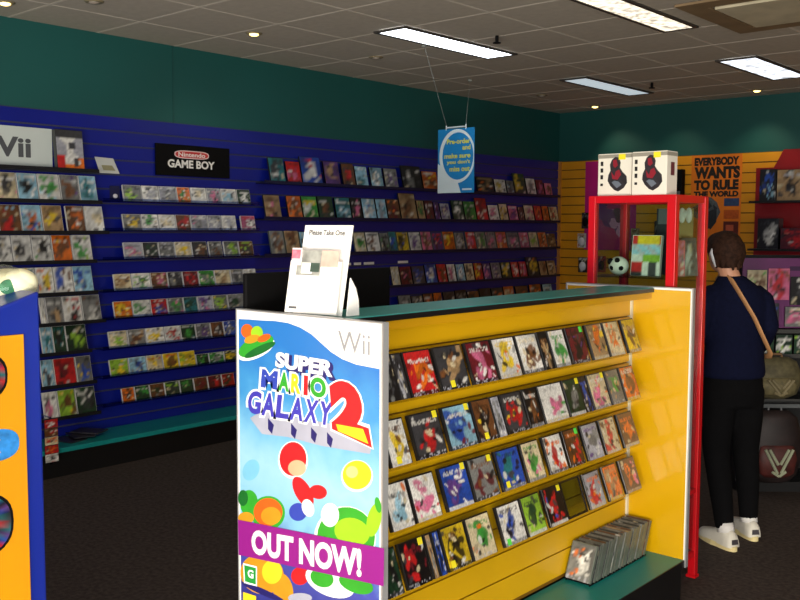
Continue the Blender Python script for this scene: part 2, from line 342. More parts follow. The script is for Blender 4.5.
for j, row in enumerate(RR):
    y0 = along_y(262, XB, RZ[j]); y1 = along_y(558, XB, RZ[j])
    dash = [(along_y(a, XB, RZ[3]+.22), along_y(b, XB, RZ[3]+.22)) for a, b in ((330,339),(342,351),(354,362),(365,375),(399,408))] if j == 2 else ()
    shelf(y0, min(y1, -.1), RZ[j], M_shelfdark, f'long navy ledge, {ORD[j]} one down on the far part of the blue wall')
    for i, (a, b, s, h) in enumerate(row):
        wall_case(a, b, RZ[j], h, s, f'{desc(s)} game case, {ORD[i]} along {ORD[j]} long ledge behind the gondola', 'game cases on the long far ledges', M_case if j != 2 else M_gcase, 5000+100*j+i, nx=6)
    if j == 3:
        t = thing('label_strip', 'white price label strip above the monitor on the far blue wall', 'label strip', (.03,-3.6,1.29))
        for a, b in ((330,339),(342,351),(354,361),(364,374),(398,408)):
            boxobj('price_label', (.0225, .026, along_y(a,.025,1.27), along_y(b,.025,1.27), 1.255, 1.278), M_whitecard, t)

# signs and loose pieces on the blue wall
s0 = along_y(-26, .03, 2.1); s1 = along_y(52, .03, 2.1)
t = thing('brand_sign', 'large white sign with dark grey lettering at top of the blue wall', 'sign', (.03,(s0+s1)/2,1.965))
boxobj('sign_board', (.0225, .034, s0, s1, 1.968, 2.225), mat('sign_white', (206,216,212), .45, .02), t, bevel=.002)
wx = lambda px: along_y(px, .035, 2.09)
text_quad('lettering', 'Wii', [(.0352,wx(-21),2.158),(.0352,wx(31),2.158),(.0352,wx(31),2.03),(.0352,wx(-21),2.03)], mat('sign_grey', (84,88,92), .5), t, .032)
shelf(yL0, along_y(97, XB, 1.95), 1.955, M_shelfblk, 'black ledge holding up the large white sign')
bm, lay = new_print()
y0 = along_y(54, .06, 2.08); y1 = along_y(81, .06, 2.08); rn = random.Random(5)
def bigart(u, v):
    c = LIN['s']*.8 if v > .3 else LIN['o']
    if abs(u-.5-.25*(.5-v)) < .2+.1*math.sin(v*9) and .12 < v < .85: c = LIN['w']*.85
    if v > .8 or (abs(u-.6) < .13 and abs(v-.62) < .07) or (abs(u-.72) < .08 and abs(v-.2) < .1): c = LIN['d']
    if v < .35 and u < .3: c = LIN['r']
    return c*rn.uniform(.75, 1.1)
box(bm, -(y1-y0)/2, (y1-y0)/2, -.02, .02, 0, .262); cover_grid(bm, y1-y0, .262, -.0207, bigart, 12, 18, lay, 1, .002)
o = obj('boxed_game', bm, [M_case, PRINT]); o.location = (.085, (y0+y1)/2, 1.961); o.rotation_euler = (-R(6), 0, PI/2)
tag(o, 'tall grey and orange boxed game standing right beside the large white sign', 'game box')
y0 = along_y(97, .06, 1.98); y1 = along_y(117, .06, 1.98); t = thing('price_card', 'small white card tilted between the white sign and the black sign', 'card', (.05,(y0+y1)/2,1.94))
bm = bmesh.new(); V = [bm.verts.new(p) for p in ((.06,y0+.02,1.955),(.06,y1+.02,1.955),(.03,y1-.01,2.06),(.03,y0-.0,2.065))]; bm.faces.new(V); obj('card', bm, mat('card_grey', (200,204,200), .5), t)
bm = bmesh.new(); bm.faces.new([bm.verts.new(p) for p in ((.058,y0+.05,1.975),(.058,y1-.01,1.975),(.049,y1-.03,2.01),(.049,y0+.04,2.01))]); obj('printed_motif', bm, mat('card_olive', (150,146,110), .5), t)
t = thing('brand_sign', 'black sign with white lettering and a red oval on the blue wall', 'sign', (.03,-5.13,2.07))
boxobj('sign_board', (.0225, .04, -5.46, -4.80, 1.963, 2.191), M_matblack, t, bevel=.002)
M_wtx = mat('white_letters', (232,232,228), .5, .02); M_rtx = mat('red_oval', (190,52,52), .5)
text_quad('lettering', 'GAME BOY', [(.0412,-5.363,2.082),(.0412,-4.943,2.082),(.0412,-4.943,2.022),(.0412,-5.363,2.022)], M_wtx, t, .035)
def oval(cy, cz, ry, rz, x, n=28, sq=4): return [(x, cy+ry*math.copysign(abs(math.cos(2*PI*k/n))**(2/sq), math.cos(2*PI*k/n)), cz+rz*math.copysign(abs(math.sin(2*PI*k/n))**(2/2.6), math.sin(2*PI*k/n))) for k in range(n)]
poly('oval_ground', oval(-5.15,2.122,.155,.03,.0408), mat('oval_white', (226,196,196), .5), t); poly('oval_ring', oval(-5.15,2.122,.146,.023,.0411), M_rtx, t)
text_quad('lettering', 'Nintendo', [(.0414,-5.27,2.138),(.0414,-5.03,2.138),(.0414,-5.03,2.106),(.0414,-5.27,2.106)], M_wtx, t, .02)
# little hook display, clip strip, leaflets on the plinth
t = thing('bagged_accessory', 'tiny dark accessory in a clear bag at the start of the top small ledge', 'accessory', (.1,along_y(115,.1,1.8),1.772))
yb = along_y(115, .1, 1.8); boxobj('backing_card', (.092,.095,yb-.035,yb+.04,1.775,1.87), mat('dark_blue_card', (20,24,70), .5), t)
bm = bmesh.new(); ball(bm, (.104,yb,1.80), (.012,.018,.016)); obj('accessory_body', bm, mat('pale_plastic', (220,220,230), .2), t, smooth=True)
X = .365; ys = along_y(51, X, .25)
t = thing('clip_strip', 'thin clear strip with cards clipped to it, hanging before the black plinth', 'strip', (X,ys,.1)); boxobj('strip', (X-.004, X-.002, ys-.008, ys+.008, .10, .40), ACRYL, t); boxobj('hook', (.12, X-.002, ys-.006, ys+.006, .394, .40), ACRYL, t)
for i, s in enumerate(('rwk','nrw','cro','row','wkr')):
    case('card_pack', f'{desc(s)} small card pack, {ORD[i]} down on the strip before the plinth', 'card pack', 'card packs on the clip strip', .09, .052, .006, s, 8000+i, (X+.006, ys, .335-i*.055), (-R(4), 0, PI/2), M_case, 6, 5)
for i, (px, py, rz) in enumerate(((68,440,.3),(78,436,-.2),(86,434,.5))):
    p = hit(px, py, 2, .186); bm, lay = new_print(); box(bm, -.1, .1, -.07, .07, 0, .004+.003*i, 0)
    o = obj('leaflet', bm, mat('dark_leaflet', (46,44,52), .4)); o.location = (min(.26, max(.14, p.x)), p.y, .187+i*.011); o.rotation_euler.z = rz
    tag(o, ('dark leaflet lying on the teal plinth top, closest to the clip strip','dark leaflet lying on the plinth between two others','dark leaflet lying on the teal plinth top, farthest from the clip strip')[i], 'leaflet', 'leaflets on the plinth')

# ================================================================== GONDOLA
XA, XE, XS, YP, YR, ZP = 3.583, 4.19, 3.915, -7.572, -5.679, 1.35
g = thing('gondola_display', 'yellow slat gondola with white end panels and a teal top', 'display gondola', (3.9,-6.6,0))
def end_panel(y0, y1, inner):
    e = boxobj('end_panel', (XA+.004, XE-.006, y0, y1, .17, ZP-.004), [M_white], g)
    bm = bmesh.new(); box(bm, XE-.0055, XE, y0-.002, y1+.002, .168, ZP); box(bm, XA, XA+.0035, y0-.002, y1+.002, .168, ZP); box(bm, XA+.0035, XE-.0055, y0-.002, y1+.002, ZP-.0035, ZP)
    obj('edge_trim', bm, M_greytrim, e)
    return e
e1 = end_panel(YP, YP+.018, 1); e2 = end_panel(YR, YR+.018, -1)
boxobj('inner_face', (XA+.01, XE-.012, YR-.0025, YR-.0005, .2, ZP-.012), mat('yellow_gloss', (205,158,6), .25, .1, 2.2, coat=.4), e2)
bm = bmesh.new(); box(bm, 3.80, XS-.012, YP+.019, YR-.003, .2, 1.325, 1)
for i in range(11):
    z = .222+i*.1; box(bm, XS-.012, XS, YP+.019, YR-.02, z, z+.094)
obj('slat_board', bm, [M_yel, M_goldgroove], g)
boxobj('corner_post', (XS-.012, XS+.006, YR-.0195, YR-.003, .2, 1.325), mat('pale_post', (214,212,190), .4), g)
cap = boxobj('top_board', (3.80, 4.012, YP+.02, YR-.001, 1.327, 1.345), mat('teal_laminate_sheen', (54,158,154), .3, .06, 5), g, bevel=.002); boxobj('front_edge', (4.0125, 4.016, YP+.02, YR-.001, 1.326, 1.3425), M_black, cap)  # cap's teal is lightened in its colour to carry the reflection on it
boxobj('top_rail', (XS+.001, 4.006, YP+.02, YR-.004, 1.300, 1.3265), M_yeldark, g)
dk = boxobj('deck', (XS, 4.180, YP+.02, YR-.003, .172, .2), M_counter, g); boxobj('front_edge', (4.1805, 4.185, YP+.02, YR-.003, .171, .1992), M_black, dk)
boxobj('kick_board', (XA+.02, 4.165, YP+.03, YR+.012, 0, .17), M_black, g)
boxobj('rear_deck', (XA+.01, 3.799, YP+.02, YR-.003, .172, .2), M_black, g)
GZ = [1.085,.886,.69,.49]
for j, z in enumerate(GZ):
    boxobj('shelf_ledge', (XS+.001, XS+.104, YP+.021, YR-.07, z-.006, z-.004), ACLEAR, g)
MY = mat('yellow_sticker', (236,224,40), .5, .03); MG = mat('green_sticker', (90,220,80), .5, .03); MWs = mat('white_sticker', (240,240,236), .5, .02)
GR = [
 [(388,400,'kgd'),(399,410,'dsk'),(411,439,'row','k'),(441,470,'dan','k','ya'),(473,498,'mpw','k'),(499,522,'wyo','c'),(523,544,'wnc','k'),(545,554,'kan'),(555,571,'wec','g'),(573,590,'mku','k','gb'),(593,609,'aoy','c'),(610,625,'coa','c'),(628,641,'yna','a')],
 [(390,412,'wyn','w','ya'),(417,447,'drk','k','yb'),(450,478,'lbm','k','yb'),(479,498,'nky','k','ya'),(498,507,'sgw'),(508,529,'dry','k'),(530,544,'kno','g'),(545,569,'wpe','c'),(570,586,'vgk','w','yb'),(585,593,'kbs'),(594,611,'cpo','g','yb'),(612,625,'gea','g'),(626,640,'ona','y')],
 [(391,415,'wlo','w'),(416,442,'wpr','c'),(447,474,'buw','w','yb'),(475,500,'gmn','d','yb'),(503,526,'btk','g','yc'),(528,546,'cep','g'),(550,568,'wro','d'),(570,585,'nro','k','gb'),(588,604,'sgu','s'),(606,621,'crn','c'),(624,639,'nor','c')],
 [(388,404,'vkg','d'),(407,432,'krm','k','yb'),(433,439,'agn'),(440,447,'bks'),(448,472,'ykn','k','yc'),(473,497,'ceo','c'),(504,527,'wbd','g','gc'),(528,547,'ivk','w'),(550,568,'krb','w','yb'),None,(590,606,'sro','c'),(609,623,'oan','y'),(626,641,'nop','a')]]
STK = {'ya': (.4,.12,MY), 'yb': (.86,.9,MY), 'yc': (.22,.14,MY), 'gb': (.86,.9,MG), 'gc': (.2,.1,MG)}
for j, row in enumerate(GR):
    z = GZ[j]; Xc = XS+.092; n = 0
    for it in row:
        if it is None:
            y0 = along_y(569, Xc, z); y1 = along_y(588, Xc, z); t = thing('empty_case_stand', 'empty clear case stand in the gap on the lowest yellow ledge', 'case stand', (Xc,(y0+y1)/2,z))
            bm = bmesh.new()
            for d in ((y0,y0+.006,0,.135),(y1-.006,y1,0,.135),(y0+.006,y1-.006,0,.006),(y0+.006,y1-.006,.129,.135)):
                for vv in box(bm, Xc-.003, Xc+.003, d[0], d[1], z+d[2], z+d[3]): vv.co.x -= (vv.co.z-z)*.36
            obj('frame', bm, M_case, t); bm = bmesh.new()
            for vv in box(bm, Xc-.0015, Xc+.0015, y0+.006, y1-.006, z+.006, z+.129): vv.co.x -= (vv.co.z-z)*.36
            obj('clear_sheet', bm, ACRYL, t); continue
        a, b, s = it[:3]; y0 = along_y(a, Xc, z); y1 = along_y(b, Xc, z); wide = (y1-y0) > .09
        body = M_case if j != 9 else M_gcase
        st = STK.get(it[4]) if len(it) > 4 else None
        case('game_case', f'{desc(s)} game case, {ORD[n]} from the poster end, {("top","second","third","lowest")[j]} yellow gondola ledge', 'game case', 'game cases on the yellow gondola',
             (y1-y0)*.97, .142, .013, s, 11000+100*j+n, (Xc, (y0+y1)/2, z-.001), (-R(20), 0, PI/2), body, 26 if wide else 9, 28, True, it[3] if len(it) > 3 else None, st)
        n += 1
# file of cases on the deck
bt = thing('case_rack', 'low dark wire rack on the teal deck holding a file of cases', 'rack', (3.985,-5.95,.2))
bm = bmesh.new()
for x in (3.93, 4.035): tube(bm, [(x,-6.21,.204),(x,-5.74,.204)], .003, 8)
for y in (-6.20,-5.99,-5.75): tube(bm, [(3.93,y,.204),(4.035,y,.204)], .003, 8)
obj('wire_frame', bm, M_matblack, bt)
BS = ['gwo','dga','gnd','nag','dgk','gan','dng','gad','ndg','dag','gdn','adg','nga','dgn','gad','dna','gnd','dag','gdn','nda']
for i, s in enumerate(BS):
    case('game_case', f'{desc(s)} case filed {ORD[i]} in the rack on the teal deck', 'game case', 'cases filed on the teal deck', .112, .148, .0165, s, 15000+i,
         (3.981+(.003 if i%3 else 0), -6.205+i*.0232, .2095), (-R(23), 0, R((i*29%5-2)*.25)), M_gcase, 12, 14, i == 0, 'g' if i == 0 else None)

# ------------------------------------------------------------------ promotional poster on the near end panel
po = thing('promotional_poster', 'tall blue game poster with a purple banner on the gondola end panel', 'poster', (3.886,YP,.3))
def P(px, py, o=.002): return hit(px, py, 1, YP-o)
def mat_poster():
    m = bpy.data.materials.new('poster_sky'); m.use_nodes = True; nt = m.node_tree; b = nt.nodes['Principled BSDF']
    tc = nt.nodes.new('ShaderNodeTexCoord'); sp = nt.nodes.new('ShaderNodeSeparateXYZ'); nt.links.new(tc.outputs['Object'], sp.inputs[0])
    nz = nt.nodes.new('ShaderNodeTexNoise'); nz.inputs['Scale'].default_value = 9; nz.inputs['Detail'].default_value = 5; nt.links.new(tc.outputs['Object'], nz.inputs['Vector'])
    mr = nt.nodes.new('ShaderNodeMapRange'); mr.inputs[1].default_value = 0; mr.inputs[2].default_value = 1.05; nt.links.new(sp.outputs['Z'], mr.inputs['Value'])
    ad = nt.nodes.new('ShaderNodeMath'); ad.operation = 'MULTIPLY_ADD'; ad.inputs[1].default_value = .22; nt.links.new(nz.outputs['Fac'], ad.inputs[0]); nt.links.new(mr.outputs['Result'], ad.inputs[2])
    rp = nt.nodes.new('ShaderNodeValToRGB'); e = rp.color_ramp.elements
    e[0].position = .2; e[0].color = (*lin((44,40,120)), 1); e[1].position = .43; e[1].color = (*lin((70,80,170)), 1)
    for pos, c in ((.53,(128,190,222)),(.66,(154,204,226)),(.76,(122,186,222)),(.88,(66,146,206)),(1.0,(44,118,196))):
        n = e.new(pos); n.color = (*lin(c), 1)
    nt.links.new(ad.outputs[0], rp.inputs['Fac']); nt.links.new(rp.outputs['Color'], b.inputs['Base Color']); b.inputs['Roughness'].default_value = .35; b.inputs['Coat Weight'].default_value = .15
    return m
zb = .28
poly('poster_sheet', [(XA+.008,YP-.001,zb),(XE-.008,YP-.001,zb),(XE-.008,YP-.001,ZP-.006),(XA+.008,YP-.001,ZP-.006)], M_whitecard, po)
edge = [(238.5,319),(250,319.5),(262,320.5),(275,321),(288,323),(300,327.5),(311,334),(321,343),(331,352),(342,359),(356,364.5),(383,369.5)]
pts = [P(*q, .0018) for q in edge]; xl = pts[0].x; xr = XE-.012
poly('sky_print', [Vector((xl,YP-.0018,zb+.004))] + [Vector((xr,YP-.0018,zb+.004)), Vector((xr,YP-.0018,pts[-1].z))] + pts[-2::-1], mat_poster(), po)
def pm(n, c): return mat('print_'+n, c, .4, .08, 14)
def blob(px, py, rx, ry, m, o, rot=0, n=26, sq=2):
    q = []
    for k in range(n):
        a = 2*PI*k/n; dx = rx*math.copysign(abs(math.cos(a))**(2/sq), math.cos(a)); dy = ry*math.copysign(abs(math.sin(a))**(2/sq), math.sin(a))
        q.append(P(px+dx*math.cos(rot)-dy*math.sin(rot), py+dx*math.sin(rot)+dy*math.cos(rot), o))
    return poly('printed_shape', q, m, po)
m_w = pm('white',(240,246,248)); m_gr = pm('green',(52,160,46)); m_gd = pm('deep_green',(26,104,40)); m_li = pm('lime',(150,206,40)); m_or = pm('orange',(222,98,30)); m_ye = pm('yellow',(240,208,44))
m_re = pm('red',(206,34,40)); m_bl = pm('blue',(52,72,176)); m_gold = pm('gold',(206,146,34)); m_br = pm('brown',(140,84,30)); m_cy = pm('cyan',(120,190,222)); m_si = pm('silver',(168,172,190)); m_na = pm('navy',(38,34,104)); m_pu = mat('print_purple', (142,30,134), .4, .03)
# floating green island with fruit-coloured domes (plain shapes)
blob(256,349,20,9,m_w,.0021,-.45); blob(256,346,19,9,m_gr,.0023,-.45); blob(260,350,17,4,m_gd,.0025,-.45); blob(247,331,6,7,m_or,.0026); blob(257,333,6,7,m_li,.0027); blob(252,339,8,4,m_gold,.0028,-.3); blob(264,338,7,3.5,m_or,.0029,-.4)
# plain planets and hills
blob(293,460,15,19,m_w,.0020); blob(293,459,13.5,17,m_re,.0022); blob(297,468,9,8,pm('peach',(232,176,140)),.0024); blob(303,492,8,17,m_re,.0022,-.5); blob(318,492,9,7,m_re,.0023,.2); blob(298,512,9,9,m_bl,.0025); blob(308,508,6,9,m_w,.0026,-.3)
blob(357,476,16,16,m_w,.0020,0); blob(357,475,14.5,14.5,m_ye,.0022); blob(352,472,6,6,pm('pale_yellow',(252,236,130)),.0024)
blob(345,538,31,32,m_w,.0020); blob(346,537,29,30,m_gr,.0022); blob(352,532,18,14,m_li,.0024,.3); blob(330,515,9,12,m_w,.0025); blob(374,520,7,17,m_li,.0023,.2); blob(378,505,3,8,m_gr,.0024,-.2)
blob(251,470,8,11,m_cy,.0020,.4); blob(249,503,9,13,m_gr,.0021); blob(243,498,5,8,m_gd,.0022); blob(268,513,17,17,m_gr,.0022); blob(268,512,14.5,14,m_or,.0023); blob(271,516,10,9,m_gold,.0024); blob(246,518,8,6,m_gold,.0024)
blob(262,574,22,20,m_gold,.0021,.4); blob(283,590,10,17,m_gold,.0022,-.2); blob(272,572,10,12,m_ye,.0023); blob(300,576,9,9,m_re,.0022); blob(330,582,26,14,m_w,.0023,.4); blob(322,578,12,9,m_gr,.0024,.4); blob(356,584,18,9,m_gr,.0024,.35); blob(300,598,12,5,m_si,.0023)
blob(263,592,24,3,m_na,.0025,.42)
# lettering of the title
def T(s, q, m, o, b=.03, name='lettering'): return text_quad(name, s, [P(*a, o) for a in q], m, po, b)
def grow(q, d): return [(q[0][0]-d,q[0][1]-d),(q[1][0]+d,q[1][1]-d),(q[2][0]+d,q[2][1]+d),(q[3][0]-d,q[3][1]+d)]
poly('title_shadow', [P(x, y, .0029) for x, y in ((250,418),(262,411),(332,424),(372,446),(370,454),(322,446),(288,437),(262,434))], m_si, po)
for x, y in ((268,428),(291,433),(311,437),(327,442)): poly('title_notch', [P(a, b, .00295) for a, b in ((x,y-10),(x+6,y-3),(x+4,y+6),(x,y+1))], m_na, po)
q = [(276,351.5),(334,361),(332.5,377.5),(275,367)]
T('SUPER', [(a+3,b+3) for a, b in grow(q, 1.5)], m_na, .0030, .09); T('SUPER', q, m_w, .0034, .05)
qM = [(262,369),(326,378.5),(326,399),(260.5,387)]
def lq(q, a, b, d=0):
    L = lambda A, B, t: (A[0]*(1-t)+B[0]*t, A[1]*(1-t)+B[1]*t)
    return grow([L(q[0],q[1],a), L(q[0],q[1],b), L(q[3],q[2],b), L(q[3],q[2],a)], d)
for ch, a, b, m in (('M',0,.25,m_bl),('A',.27,.43,m_gr),('R',.46,.61,m_ye),('I',.655,.72,m_re),('O',.755,1,m_gr)):
    T(ch, lq(qM, a, b, 2.2), m_w, .0032, .10); T(ch, lq(qM, a, b), m, .0036, .05)
qG = [(249,390),(334,403),(331,426),(247,413)]
m_gal = pm('galaxy_blue',(66,62,176))
for i, ch in enumerate('GALAXY'):
    a = i*.168; T(ch, lq(qG, a, a+.155, 2.2), m_w, .0033, .10); T(ch, lq(qG, a, a+.155), m_gal, .0037, .04)
q2 = [(329,381),(360,383),(371,447),(333,428)]
T('2', grow(q2, 2.6), m_w, .0034, .12); T('2', grow(q2, 1), m_re, .0038, .08)
poly('printed_shape', [P(x, y, .0041) for x, y in ((336,424),(363,429),(368.5,444),(338,431))], m_ye, po)
T('Wii', [(338,330.5),(370,334.5),(370,355.5),(338,351)], mat('print_grey', (150,152,156), .4, .02), .0024, .0)
poly('banner', [P(x, y, .0044) for x, y in ((238,519.8),(384.2,548.6),(383.6,586.3),(238.6,554.8))], m_pu, po)
T('OUT NOW!', [(251.5,529),(361.5,549),(361.5,577.5),(251.5,553.5)], M_whitecard, .0048, .045)
poly('rating_frame', [P(x, y, .0030) for x, y in ((243,563),(257,566.5),(257,586.5),(244,583))], m_w, po); poly('rating_tag', [P(x, y, .0032) for x, y in ((244.2,565),(255.8,568),(255.8,584.5),(245,581.5))], pm('rating_green',(40,150,60)), po)
T('G', [(247.5,569),(253.5,570.5),(253.5,579),(247.8,577.5)], m_w, .0034, .04)
poly('yellow_tag', [P(x, y, .0030) for x, y in ((243,592),(256,596),(256,606),(243,602))], m_ye, po)

# ------------------------------------------------------------------ brochure holder on the gondola top
bh = thing('brochure_holder', 'white leaflet holder with tall back card on the gondola top', 'leaflet holder', (3.88,-7.5,1.345))
bl, br = Vector((3.795,-7.535,1.347)), Vector((3.972,-7.508,1.347)); up = Vector((-.006,.05,.255)); nrm = (br-bl).cross(up).normalized()
if nrm.y > 0: nrm = -nrm
def slab(name, a, b, c, d, th, m, par, n=nrm):
    bm = bmesh.new(); A = [bm.verts.new(Vector(p)) for p in (a, b, c, d)]; B = [bm.verts.new(Vector(p)+n*th) for p in (a, b, c, d)]
    bm.faces.new(A[::-1]); bm.faces.new(B)
    for k in range(4): bm.faces.new((A[k], A[(k+1)%4], B[(k+1)%4], B[k]))
    return obj(name, bm, m, par)
du = (br-bl)
def hp(s, t, o=0): return bl + du*s + up*t + nrm*o
slab('back_card', hp(.03,0), hp(1,0), hp(1.02,1), hp(.06,1), .003, M_whitecard, bh)
slab('pocket', hp(-.06,0,.02), hp(.98,0,.02), hp(.98,.58,.024), hp(-.04,.58,.024), .003, M_whitecard, bh)
slab('pocket_side', hp(-.06,0,.003), hp(-.04,0,.003), hp(-.02,.58,.003), hp(-.04,.58,.003), .02, M_whitecard, bh)
bm = bmesh.new(); fn = [Vector((br.x+.004,br.y+.012,1.347)), Vector((br.x+.004,br.y+.062,1.347)), Vector((br.x+.004,br.y+.060,1.39)), Vector((br.x+.003,br.y+.05,1.425)), hp(1.0,.42)+Vector((.004,.010,0))]
A = [bm.verts.new(p) for p in fn]; B = [bm.verts.new(p+Vector((.004,0,0))) for p in fn]; bm.faces.new(A); bm.faces.new(B[::-1])
for k in range(5): bm.faces.new((A[k], B[k], B[(k+1)%5], A[(k+1)%5]))
obj('support_fin', bm, M_whitecard, bh)
text_quad('lettering', 'Please Take One', [hp(.16,.95,.0036),hp(.88,.945,.0036),hp(.88,.885,.0036),hp(.16,.89,.0036)], mat('brochure_text', (58,60,62), .5, .02), bh, .025)
def stripe(name, s0, s1, t0, t1, o, m, p=bh): return poly(name, [hp(s0,t0,o), hp(s1,t0,o), hp(s1,t1,o), hp(s0,t1,o)], m, p)
stripe('printed_picture', .1, .58, .42, .70, .0275, mat('picture_grey', (150,152,146), .5, .4, 30)); stripe('printed_picture', .58, .92, .52, .70, .0275, mat('picture_pink', (216,180,166), .5, .15, 30))
stripe('printed_picture', .2, .42, .44, .56, .028, m_w); stripe('printed_picture', .38, .56, .46, .56, .0282, mat('picture_dark', (66,84,74), .5, .3, 30))
stripe('printed_mark', .02, .18, .045, .07, .0245, M_greyblack); stripe('printed_mark', .36, .56, .045, .065, .0245, mat('pale_mark', (200,200,202), .5))
lf = thing('leaflet', 'pink and white leaflet standing in the white holder pocket', 'leaflet', hp(.06,.6))
slab('folded_sheet', hp(-.03,.1,.012), hp(.17,.1,.012), hp(.19,.72,.03), hp(-.01,.72,.03), .003, mat('leaflet_white', (238,222,222), .5), lf)
poly('printed_motif', [hp(.0,.6,.0335), hp(.17,.6,.0335), hp(.175,.7,.0345), hp(.0,.7,.0345)], mat('leaflet_pink', (226,120,140), .5, .3, 60), lf)

# ------------------------------------------------------------------ black monitor on the gondola's rear shelf
boxobj('rear_shelf', (XA+.008, 3.7985, YP+.02, YR-.003, 1.08, 1.098), M_black, g)
mo = thing('monitor', 'black flat monitor standing behind the white leaflet holder', 'monitor', (3.66,-7.2,1.098))
boxobj('screen_housing', (3.589,3.606,-7.552,-6.90,1.13,1.456), M_matblack, mo, bevel=.004); boxobj('screen', (3.588,3.5886,-7.535,-6.92,1.15,1.44), mat('dark_screen', (8,9,12), .15), mo)
bm = bmesh.new(); tube(bm, [(3.617,-7.2,1.108),(3.617,-7.2,1.22)], [(.006,.02)]*2); obj('stand_neck', bm, M_matblack, mo); boxobj('stand_base', (3.60,3.77,-7.31,-7.09,1.0985,1.110), M_matblack, mo, bevel=.003)

# ------------------------------------------------------------------ hanging sign
hs = thing('hanging_sign', 'blue and white double hung sign with yellow lettering above the far ledges', 'sign', (1.15,-3.4,1.87))
SX0, SX1, SZ0, SZ1, SY = .967, 1.335, 1.872, 2.384, -3.4
boxobj('sign_board', (SX0,SX1,SY,SY+.006,SZ0,SZ1), mat('sign_blue', (24,124,186), .45, .04), hs)
def el(cx, cz, rx, rz, y, n=48, clip=True):
    q = []
    for k in range(n):
        x = cx+rx*math.cos(2*PI*k/n); z = cz+rz*math.sin(2*PI*k/n)
        q.append((min(SX1, max(SX0, x)), y, min(SZ1, max(SZ0, z))))
    out = []
    for p in q:
        if not out or (Vector(p)-Vector(out[-1])).length > 1e-5: out.append(p)
    return out
MSW = mat('sign_pale', (206,220,222), .45, .02)
poly('white_corner', [(SX0,SY-.0008,SZ0),(SX0+.24,SY-.0008,SZ0),(SX0+.2,SY-.0008,SZ0+.1),(SX0,SY-.0008,SZ0+.24)], MSW, hs)
poly('white_ring', el(1.165,2.165,.182,.215,SY-.0012), MSW, hs); poly('blue_disc', el(1.172,2.165,.157,.188,SY-.0016), MATS['sign_blue'], hs)
MYT = mat('sign_yellow', (206,206,70), .5, .04)
for s, x0, x1, z in (('Pre-order',1.06,1.30,2.262),('and',1.22,1.30,2.212),('make sure',1.035,1.30,2.148),('you don\'t',1.06,1.30,2.095),('miss out',1.09,1.295,2.042)):
    text_quad('lettering', s, [(x0,SY-.002,z+.04),(x1,SY-.002,z+.04),(x1,SY-.002,z),(x0,SY-.002,z)], MYT, hs, .03)
poly('white_mark', [(1.22,SY-.0012,1.892),(1.315,SY-.0012,1.892),(1.315,SY-.0012,1.906),(1.22,SY-.0012,1.906)], MSW, hs)
M_str = mat('nylon_string', (150,156,150), .4)
bm = bmesh.new(); tube(bm, [(1.05,SY+.003,SZ1+.012),(1.25,SY+.003,SZ1+.012)], .006, 8); obj('hanger_bar', bm, MSW, hs)
for x, h in ((1.05,(1.436,-4.143,HC)),(1.25,(.725,-2.662,HC))):
    bm = bmesh.new(); tube(bm, [(x,SY+.003,SZ1-.01),(x,SY+.003,SZ1+.03)], .005, 8); obj('clip', bm, MSW, hs)
    bm = bmesh.new(); tube(bm, [(x,SY+.003,SZ1+.03), h], .0016, 6); obj('string', bm, M_str, hs)
    bm = bmesh.new(); ball(bm, (h[0],h[1],HC-.012), (.02,.02,.012)); obj('ceiling_hook', bm, M_str, hs)

# ================================================================== RED GLASS CABINET
CX0, CX1, CY0, CY1, CZ = 3.668, 4.085, -5.64, -5.312, 1.735
cb = thing('display_cabinet', 'tall red framed glass display cabinet behind the gondola', 'display cabinet', (3.88,-5.47,0))
s = .034
for x, y in ((CX0,CY0),(CX1-s-.006,CY0),(CX0,CY1-s),(CX1-s,CY1-s)):
    w = s+.006 if (x > 4 and y == CY0) else s
    p_ = boxobj('corner_post', (x, x+w, y, y+s, .012, CZ), M_red, cb, bevel=.002); boxobj('foot', (x-.006, x+w+.004, y-.004, y+s+.004, 0, .012), M_red, p_)
for z in (CZ-.028, .10):
    bm = bmesh.new()
    for d in ((CX0+s,CX1-s-.006,CY0+.002,CY0+s-.004),(CX0+s,CX1-s,CY1-s+.004,CY1-.002)): box(bm, *d, z, z+.028)
    for d in ((CX0+.002,CX0+s-.004,CY0+s,CY1-s),(CX1-s+.002,CX1-.004,CY0+s,CY1-s)): box(bm, *d, z, z+.028)
    obj('rail', bm, M_red, cb)
bm = bmesh.new(); box(bm, CX1-s+.002,CX1-.004,CY0+s,CY1-s,.40,.42); obj('rail', bm, M_red, cb)
for n_, d in (('glass_pane',(CX0+s,CX1-s-.006,CY0+.014,CY0+.018,.13,CZ-.028)),('glass_pane',(CX1-.018,CX1-.014,CY0+s,CY1-s,.13,CZ-.028)),('glass_pane',(CX0+.014,CX0+.018,CY0+s,CY1-s,.13,CZ-.028)),('glass_pane',(CX0+s,CX1-s,CY1-.018,CY1-.014,.13,CZ-.028))): boxobj(n_, d, GLASS, cb)
boxobj('top_plate', (CX0+.002,CX1-.002,CY0+.002,CY1-.002,CZ,CZ+.004), M_red, cb)
SHZ = (1.385, 1.03, .70, .38)
for z in SHZ: boxobj('glass_shelf', (CX0+.02,CX1-.02,CY0+.02,CY1-.02,z-.006,z), GLASS, cb)
boxobj('bottom_board', (CX0+.02,CX1-.02,CY0+.02,CY1-.02,.115,.13), mat('dark_board', (24,40,46), .6), cb)
